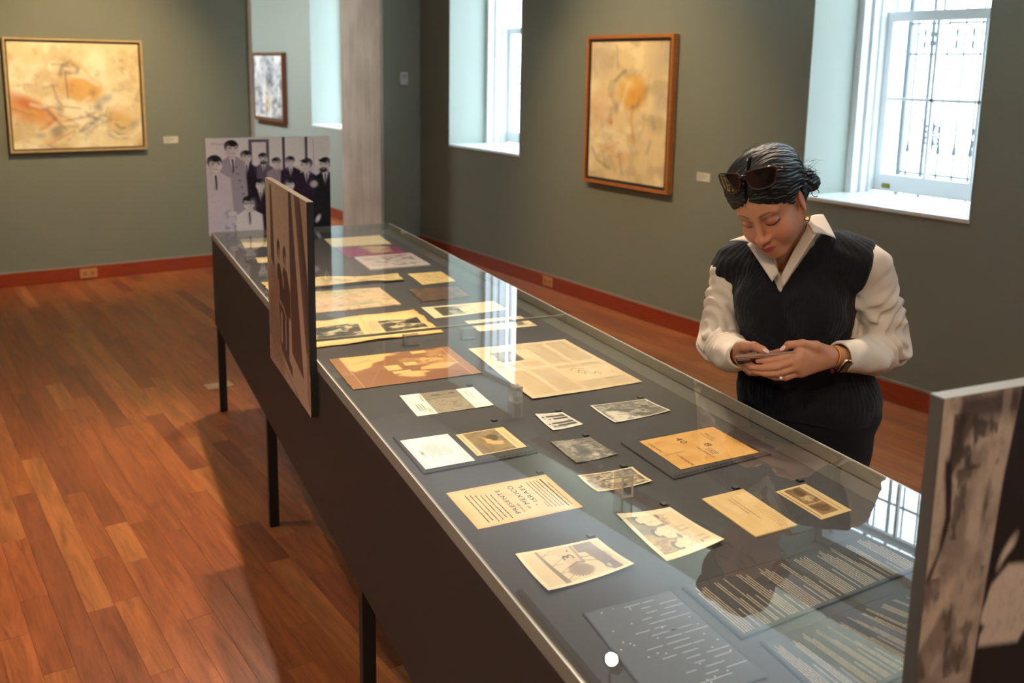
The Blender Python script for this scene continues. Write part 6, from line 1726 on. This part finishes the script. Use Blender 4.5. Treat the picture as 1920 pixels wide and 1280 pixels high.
def strands(x, y, z):
    X, Y, Z = x - HT[0], y - HT[1], z - HT[2]
    lx, ly, lz = [(X * HR[0, i] + Y * HR[1, i] + Z * HR[2, i]) / HS for i in range(3)]
    bx, by, bz = lx - 0.0, ly - 0.015, lz - 0.04
    b = BUN - np.array([0, 0.015, 0.04]); b = b / np.linalg.norm(b)
    e1 = np.cross(b, [0, 0, 1]); e1 /= np.linalg.norm(e1); e2 = np.cross(b, e1)
    p1 = bx * e1[0] + by * e1[1] + bz * e1[2]; p2 = bx * e2[0] + by * e2[1] + bz * e2[2]; pb = bx * b[0] + by * b[1] + bz * b[2]
    phi = np.arctan2(p2, p1)
    w_ = 0.0010 * np.sin(phi * 19 + 1.2 * np.sin(pb * 60)) + 0.0007 * np.sin(phi * 53 + 2.6 * np.sin(pb * 55 + phi * 3)) + 0.0006 * np.sin(phi * 110 + 2.5 * np.sin(pb * 70 + phi * 5)) + 0.0005 * np.sin(phi * 83 - 3 * np.sin(pb * 90))
    part = 0.016 * np.exp(-((lx + 0.004 * np.sin(ly * 50)) / 0.0026) ** 2) * (ly < 0.0) * (lz > 0.03)
    bunr = np.exp(-(((lx - BUN[0]) ** 2 + (ly - BUN[1]) ** 2 + (lz - BUN[2]) ** 2) / 0.0012))
    return w_ + part + 0.003 * bunr * np.sin((lx * 1.2 + lz) * 210 + 4 * np.sin(ly * 90))
F.disp(strands)
pts, q = F.mesh('hair', None, None, 0)
tH = NT('black_hair'); tH.b.inputs['Base Color'].default_value = srgb(15, 13, 15); tH.b.inputs['Roughness'].default_value = 0.46; tH.b.inputs['Specular IOR Level'].default_value = 0.35; tH.b.inputs['Anisotropic'].default_value = 0.5
tch = tH.new('ShaderNodeTexCoord'); nh = tH.new('ShaderNodeTexNoise', i_Scale=420.0, i_Detail=3.0); tH.link(tch.outputs['Object'], nh.inputs['Vector'])
bph = tH.new('ShaderNodeBump', i_Strength=0.35, i_Distance=0.001); tH.link(nh.outputs[0], bph.inputs['Height']); tH.link(bph.outputs[0], tH.b.inputs['Normal'])
hair = quad_mesh('hair', [(pts, q, None)], tH.m, person)
# loose strands and a curl
bm = bmesh.new()
rs_ = random.Random(4)
for k in range(46):
    a = H3(BUN + np.array([rs_.uniform(-0.03, 0.02), rs_.uniform(-0.02, 0.03), rs_.uniform(-0.02, 0.045)]))
    d1 = np.array([rs_.uniform(0.0, 1.0), rs_.uniform(-0.2, 0.4), rs_.uniform(-0.5, 0.9)]); d1 /= np.linalg.norm(d1)
    bend = np.array([rs_.uniform(-1, 1), rs_.uniform(-1, 1), rs_.uniform(-1.2, 0.3)]) * 0.016
    Ln = rs_.uniform(0.015, 0.045)
    tube(bm, [tuple(a + d1 * Ln * t + bend * t * t) for t in (0, 0.25, 0.5, 0.75, 1)], [0.0006, 0.0005, 0.0004, 0.0003, 0.0002], 4)
for k in range(60):
    th = rs_.uniform(0, 2 * math.pi); ph = rs_.uniform(0.2, 1.4)
    n_ = np.array([math.sin(ph) * math.cos(th), math.sin(ph) * math.sin(th), math.cos(ph)])
    a = H3(np.array([0, 0.018, 0.055]) + n_ * np.array([0.083, 0.098, 0.092]))
    tg = np.array([rs_.uniform(-1, 1), rs_.uniform(-1, 1), rs_.uniform(-1, 1)]); n2 = HR @ n_; tg = tg - n2 * (tg @ n2); tg /= np.linalg.norm(tg)
    Ln = rs_.uniform(0.02, 0.05)
    tube(bm, [tuple(a + tg * Ln * t + n2 * 0.008 * math.sin(t * math.pi) ) for t in (0, 0.25, 0.5, 0.75, 1)], 0.00032, 4)
cen = H3((0.074, 0.088, -0.034))
tube(bm, [tuple(cen + np.array([0.009 * math.cos(t), 0.0, 0.010 * math.sin(t)])) for t in [i * 0.55 for i in range(11)]], 0.0011, 6)
ls = obj('loose_strands', bm, tH.m, hair, smooth=True); ls['kind'] = 'stuff'

# ---- earring, watch, bracelets, ring, nails
M_gold = mat('gold', srgb(222, 176, 90), 0.22, 0.6, metal=1.0)
M_silver = mat('polished_silver', srgb(206, 200, 190), 0.2, 0.6, metal=1.0)
ec = H3((0.077, 0.002, -0.045))
bm = bmesh.new()
for (oz, r) in ((0.0, 0.0075), (-0.006, 0.0065)):
    tube(bm, [tuple(ec + np.array([r * math.cos(t) * 0.9, r * math.cos(t) * 0.4, oz + r * 1.2 * math.sin(t)])) for t in [i * math.pi / 8 for i in range(16)]], 0.0014, 8, True)
obj('earring', bm, M_gold, person, smooth=True)
fd = (np.array(WRR) - np.array((0.190, -0.100, 0.993))); fd /= np.linalg.norm(fd)
e1 = np.cross(fd, [0, 0, 1]); e1 /= np.linalg.norm(e1); e2 = np.cross(e1, fd)
def ringo(name, c_, r, rr, m, sq=0.88, wob=0.0, parent=None):
    bm = bmesh.new()
    tube(bm, [tuple(np.array(c_) + (e1 * math.cos(t) * sq + e2 * math.sin(t)) * r + fd * wob * math.sin(2 * t)) for t in [i * math.pi / 16 for i in range(32)]], rr, 8, True)
    return obj(name, bm, m, parent or person, smooth=True)
wc = np.array((0.107, -0.205, 1.014))
wst = None
bm = bmesh.new()
for k in range(5):
    cc = wc + fd * (0.0022 * (k - 2))
    tube(bm, [tuple(cc + (e1 * math.cos(t) * 0.88 + e2 * math.sin(t)) * 0.0255) for t in [i * math.pi / 16 for i in range(32)]], 0.0018, 8, True)
watch = obj('watch_band', bm, M_silver, person, smooth=True)
# watch case on the outer lower side
nrm = -e1 * (1 if (-e1)[1] < 0 else -1) * 0.85 - e2 * 0.53; nrm /= np.linalg.norm(nrm)
tn = np.cross(fd, nrm)
def obox(bm, c_, ax1, ax2, ax3, a, b, d_):
    vs = [bm.verts.new(tuple(c_ + ax1 * a * i + ax2 * b * j + ax3 * d_ * k)) for k in (-1, 1) for i, j in ((-1, -1), (1, -1), (1, 1), (-1, 1))]
    for f in ((0, 3, 2, 1), (4, 5, 6, 7), (0, 1, 5, 4), (1, 2, 6, 5), (2, 3, 7, 6), (3, 0, 4, 7)): bm.faces.new([vs[i] for i in f])
bm = bmesh.new(); obox(bm, wc + nrm * 0.031, fd, tn, nrm, 0.018, 0.020, 0.006)
wcase = obj('watch_case', bm, mat('pale_gold_watch_case', srgb(214, 188, 156), 0.25, 0.6, metal=1.0), person, bevel=0.004, smooth=True)
bm = bmesh.new(); obox(bm, wc + nrm * 0.0373, fd, tn, nrm, 0.0150, 0.0170, 0.0006)
obj('watch_screen', bm, mat('black_watch_screen', srgb(12, 12, 14), 0.08, 0.6), wcase, bevel=0.0006)
for k, (cl, off, rr) in enumerate(((srgb(214, 150, 50), 0.0125, 0.0022), (srgb(196, 106, 30), 0.0165, 0.0026), (srgb(226, 168, 60), 0.0205, 0.0024), (srgb(120, 60, 24), 0.0240, 0.0016))):
    ringo('bracelet', wc + fd * off, 0.0242, rr, mat('bracelet_cord', cl, 0.5, noise=0.2, nscale=300), wob=0.0012)
bm = bmesh.new()
tp = wc + fd * 0.014 - e2 * 0.026
for k in range(7): tube(bm, [tuple(tp), tuple(tp + np.array([rs_.uniform(-0.006, 0.004), -0.002, -0.008])), tuple(tp + np.array([rs_.uniform(-0.009, 0.005), -0.002, -0.016]))], 0.0011, 5)
obj('red_tassel', bm, mat('red_thread', srgb(176, 26, 40), 0.7), person, smooth=True)
rc = np.array((-0.022, -0.3115, 0.9885))
bm = bmesh.new()
tube(bm, [tuple(rc + np.array([0.15 * 0.01 * math.cos(t), 0.0100 * math.cos(t), 0.0100 * math.sin(t)])) for t in [i * math.pi / 10 for i in range(20)]], 0.0010, 6, True)
ring = obj('ring', bm, M_silver, person, smooth=True)
bm = bmesh.new(); bmesh.ops.create_icosphere(bm, subdivisions=1, radius=0.0045, matrix=Matrix.Translation(tuple(rc + np.array([0, -0.008, -0.0085]))))
obj('stone', bm, mat('clear_white_stone', srgb(236, 232, 226), 0.05, 1.0), ring)
M_nail = mat('pale_pink_nail', srgb(236, 200, 204), 0.2, 0.5, noise=0.02)
for c_, d_, up_ in (((-0.0610, -0.2945, 1.0365), (0.86, -0.05, -0.45), (0.30, -0.62, 0.72)), ((-0.0230, -0.2905, 1.0455), (-0.62, 0.0, -0.78), (-0.55, -0.70, 0.45))):
    F = Field(np.array(c_) - 0.016, np.array(c_) + 0.016, 0.0008)
    d_ = np.array(d_) / np.linalg.norm(d_); u_ = np.array(up_) - d_ * (np.array(up_) @ d_); u_ /= np.linalg.norm(u_)
    F.ell(c_, (0.0090, 0.0058, 0.0024), np.stack([d_, np.cross(u_, d_), u_], 1), 0.0)
    pts, q = F.mesh('nail', None, None, 1)
    quad_mesh('fingernail', [(pts, q, None)], M_nail, person)

def W3(p):    # person frame -> world
    c, s_ = math.cos(PRZ), math.sin(PRZ)
    return Vector((PO.x + c * p[0] - s_ * p[1], PO.y + s_ * p[0] + c * p[1], p[2]))
PRM = Matrix.Rotation(PRZ, 4, 'Z')
# ---- phone
ph_c = np.array((-0.056, -0.266, 1.0095))
px_ = np.array((0.985, 0.035, 0.165)); px_ /= np.linalg.norm(px_)
pn_ = np.array((-0.10, 0.52, 0.85)); pn_ = pn_ - px_ * (pn_ @ px_); pn_ /= np.linalg.norm(pn_); py_ = np.cross(pn_, px_)
phone = empty('phone', (0, 0, 0))
phone.matrix_world = Matrix.Translation(W3(ph_c)) @ PRM @ Matrix((tuple(px_), tuple(py_), tuple(pn_))).transposed().to_4x4()
tag(phone, 'smartphone in a brown case held in both hands by the woman', 'phone')
boxes('phone_case', [(-0.076, 0.076, -0.038, 0.038, -0.0065, 0.0045)], mat('brown_phone_case', srgb(132, 92, 66), 0.4, 0.4, noise=0.05), phone, bevel=0.003)
boxes('screen', [(-0.072, 0.072, -0.034, 0.034, 0.0046, 0.0052)], mat('dark_phone_glass', srgb(30, 30, 34), 0.05, 0.6), phone, bevel=0.0002)
boxes('camera_bump', [(-0.072, -0.040, -0.034, 0.002, -0.0100, -0.0066)], mat('bronze_camera_bump', srgb(96, 72, 56), 0.25, 0.6, metal=0.5), phone, bevel=0.0015)

# ---- sunglasses pushed up on the hair
sgc = H3((0.004, -0.074, 0.128))
sun = empty('sunglasses', (0, 0, 0))
sx = HR @ np.array((1, 0.0, 0.0)); sn = HR @ np.array((0.0, -0.93, 0.36)); sx = sx + 0.0; sn = sn - sx * (sn @ sx); sn /= np.linalg.norm(sn); sz_ = np.cross(sx, -sn) * -1
sz_ = np.cross(sn, sx); 
if sz_[2] < 0: sz_ = -sz_
sun.matrix_world = Matrix.Translation(W3(sgc)) @ PRM @ Matrix((tuple(sx), tuple(-sn), tuple(sz_))).transposed().to_4x4()
tag(sun, 'dark tortoiseshell sunglasses pushed up on the woman\'s hair', 'sunglasses')
M_tort = mat('tortoiseshell', srgb(84, 42, 26), 0.12, 0.6, col2=srgb(14, 9, 8), nscale=70)
M_lens = mat('dark_lens', srgb(20, 18, 20), 0.04, 0.7)
def lens_outline(cx, sg, k=1.0):
    pts_ = [(-0.031, 0.019), (-0.010, 0.023), (0.018, 0.022), (0.033, 0.021), (0.035, 0.012), (0.030, -0.012), (0.020, -0.023), (0.0, -0.026), (-0.018, -0.023), (-0.027, -0.008)]
    return [(cx + sg * x_ * k * 1.08, z_ * k * 1.04) for x_, z_ in pts_]
def smooth_loop(P, n=3):
    for _ in range(n):
        Q = []
        for i in range(len(P)):
            a, b = P[i], P[(i + 1) % len(P)]
            Q += [(a[0] * .75 + b[0] * .25, a[1] * .75 + b[1] * .25), (a[0] * .25 + b[0] * .75, a[1] * .25 + b[1] * .75)]
        P = Q
    return P
curve_y = lambda x_: 8.0 * x_ * x_ * 0.55
bm = bmesh.new()
for sg in (1, -1):
    lp = smooth_loop(lens_outline(sg * 0.040, sg), 2)
    tube(bm, [(x_, curve_y(x_), z_) for x_, z_ in lp], 0.0022, 6, True)
tube(bm, [(-0.010, 0.0, 0.010), (0, -0.002, 0.013), (0.010, 0.0, 0.010)], 0.0028, 8)
for sg in (1, -1):
    tube(bm, [(sg * 0.076, curve_y(0.075), 0.017), (sg * 0.083, 0.050, 0.010), (sg * 0.080, 0.10, -0.006), (sg * 0.078, 0.125, -0.03)], 0.0026, 8)
sf = obj('frame', bm, M_tort, sun, smooth=True)
for sg in (1, -1):
    bm = bmesh.new()
    lp = smooth_loop(lens_outline(sg * 0.040, sg, 0.98), 2)
    c0 = bm.verts.new((sg * 0.040, curve_y(0.040) - 0.002, 0.0)); vs = [bm.verts.new((x_, curve_y(x_), z_)) for x_, z_ in lp]
    for i in range(len(vs)): bm.faces.new((c0, vs[i], vs[(i + 1) % len(vs)]))
    obj('lens', bm, M_lens, sun, smooth=True)
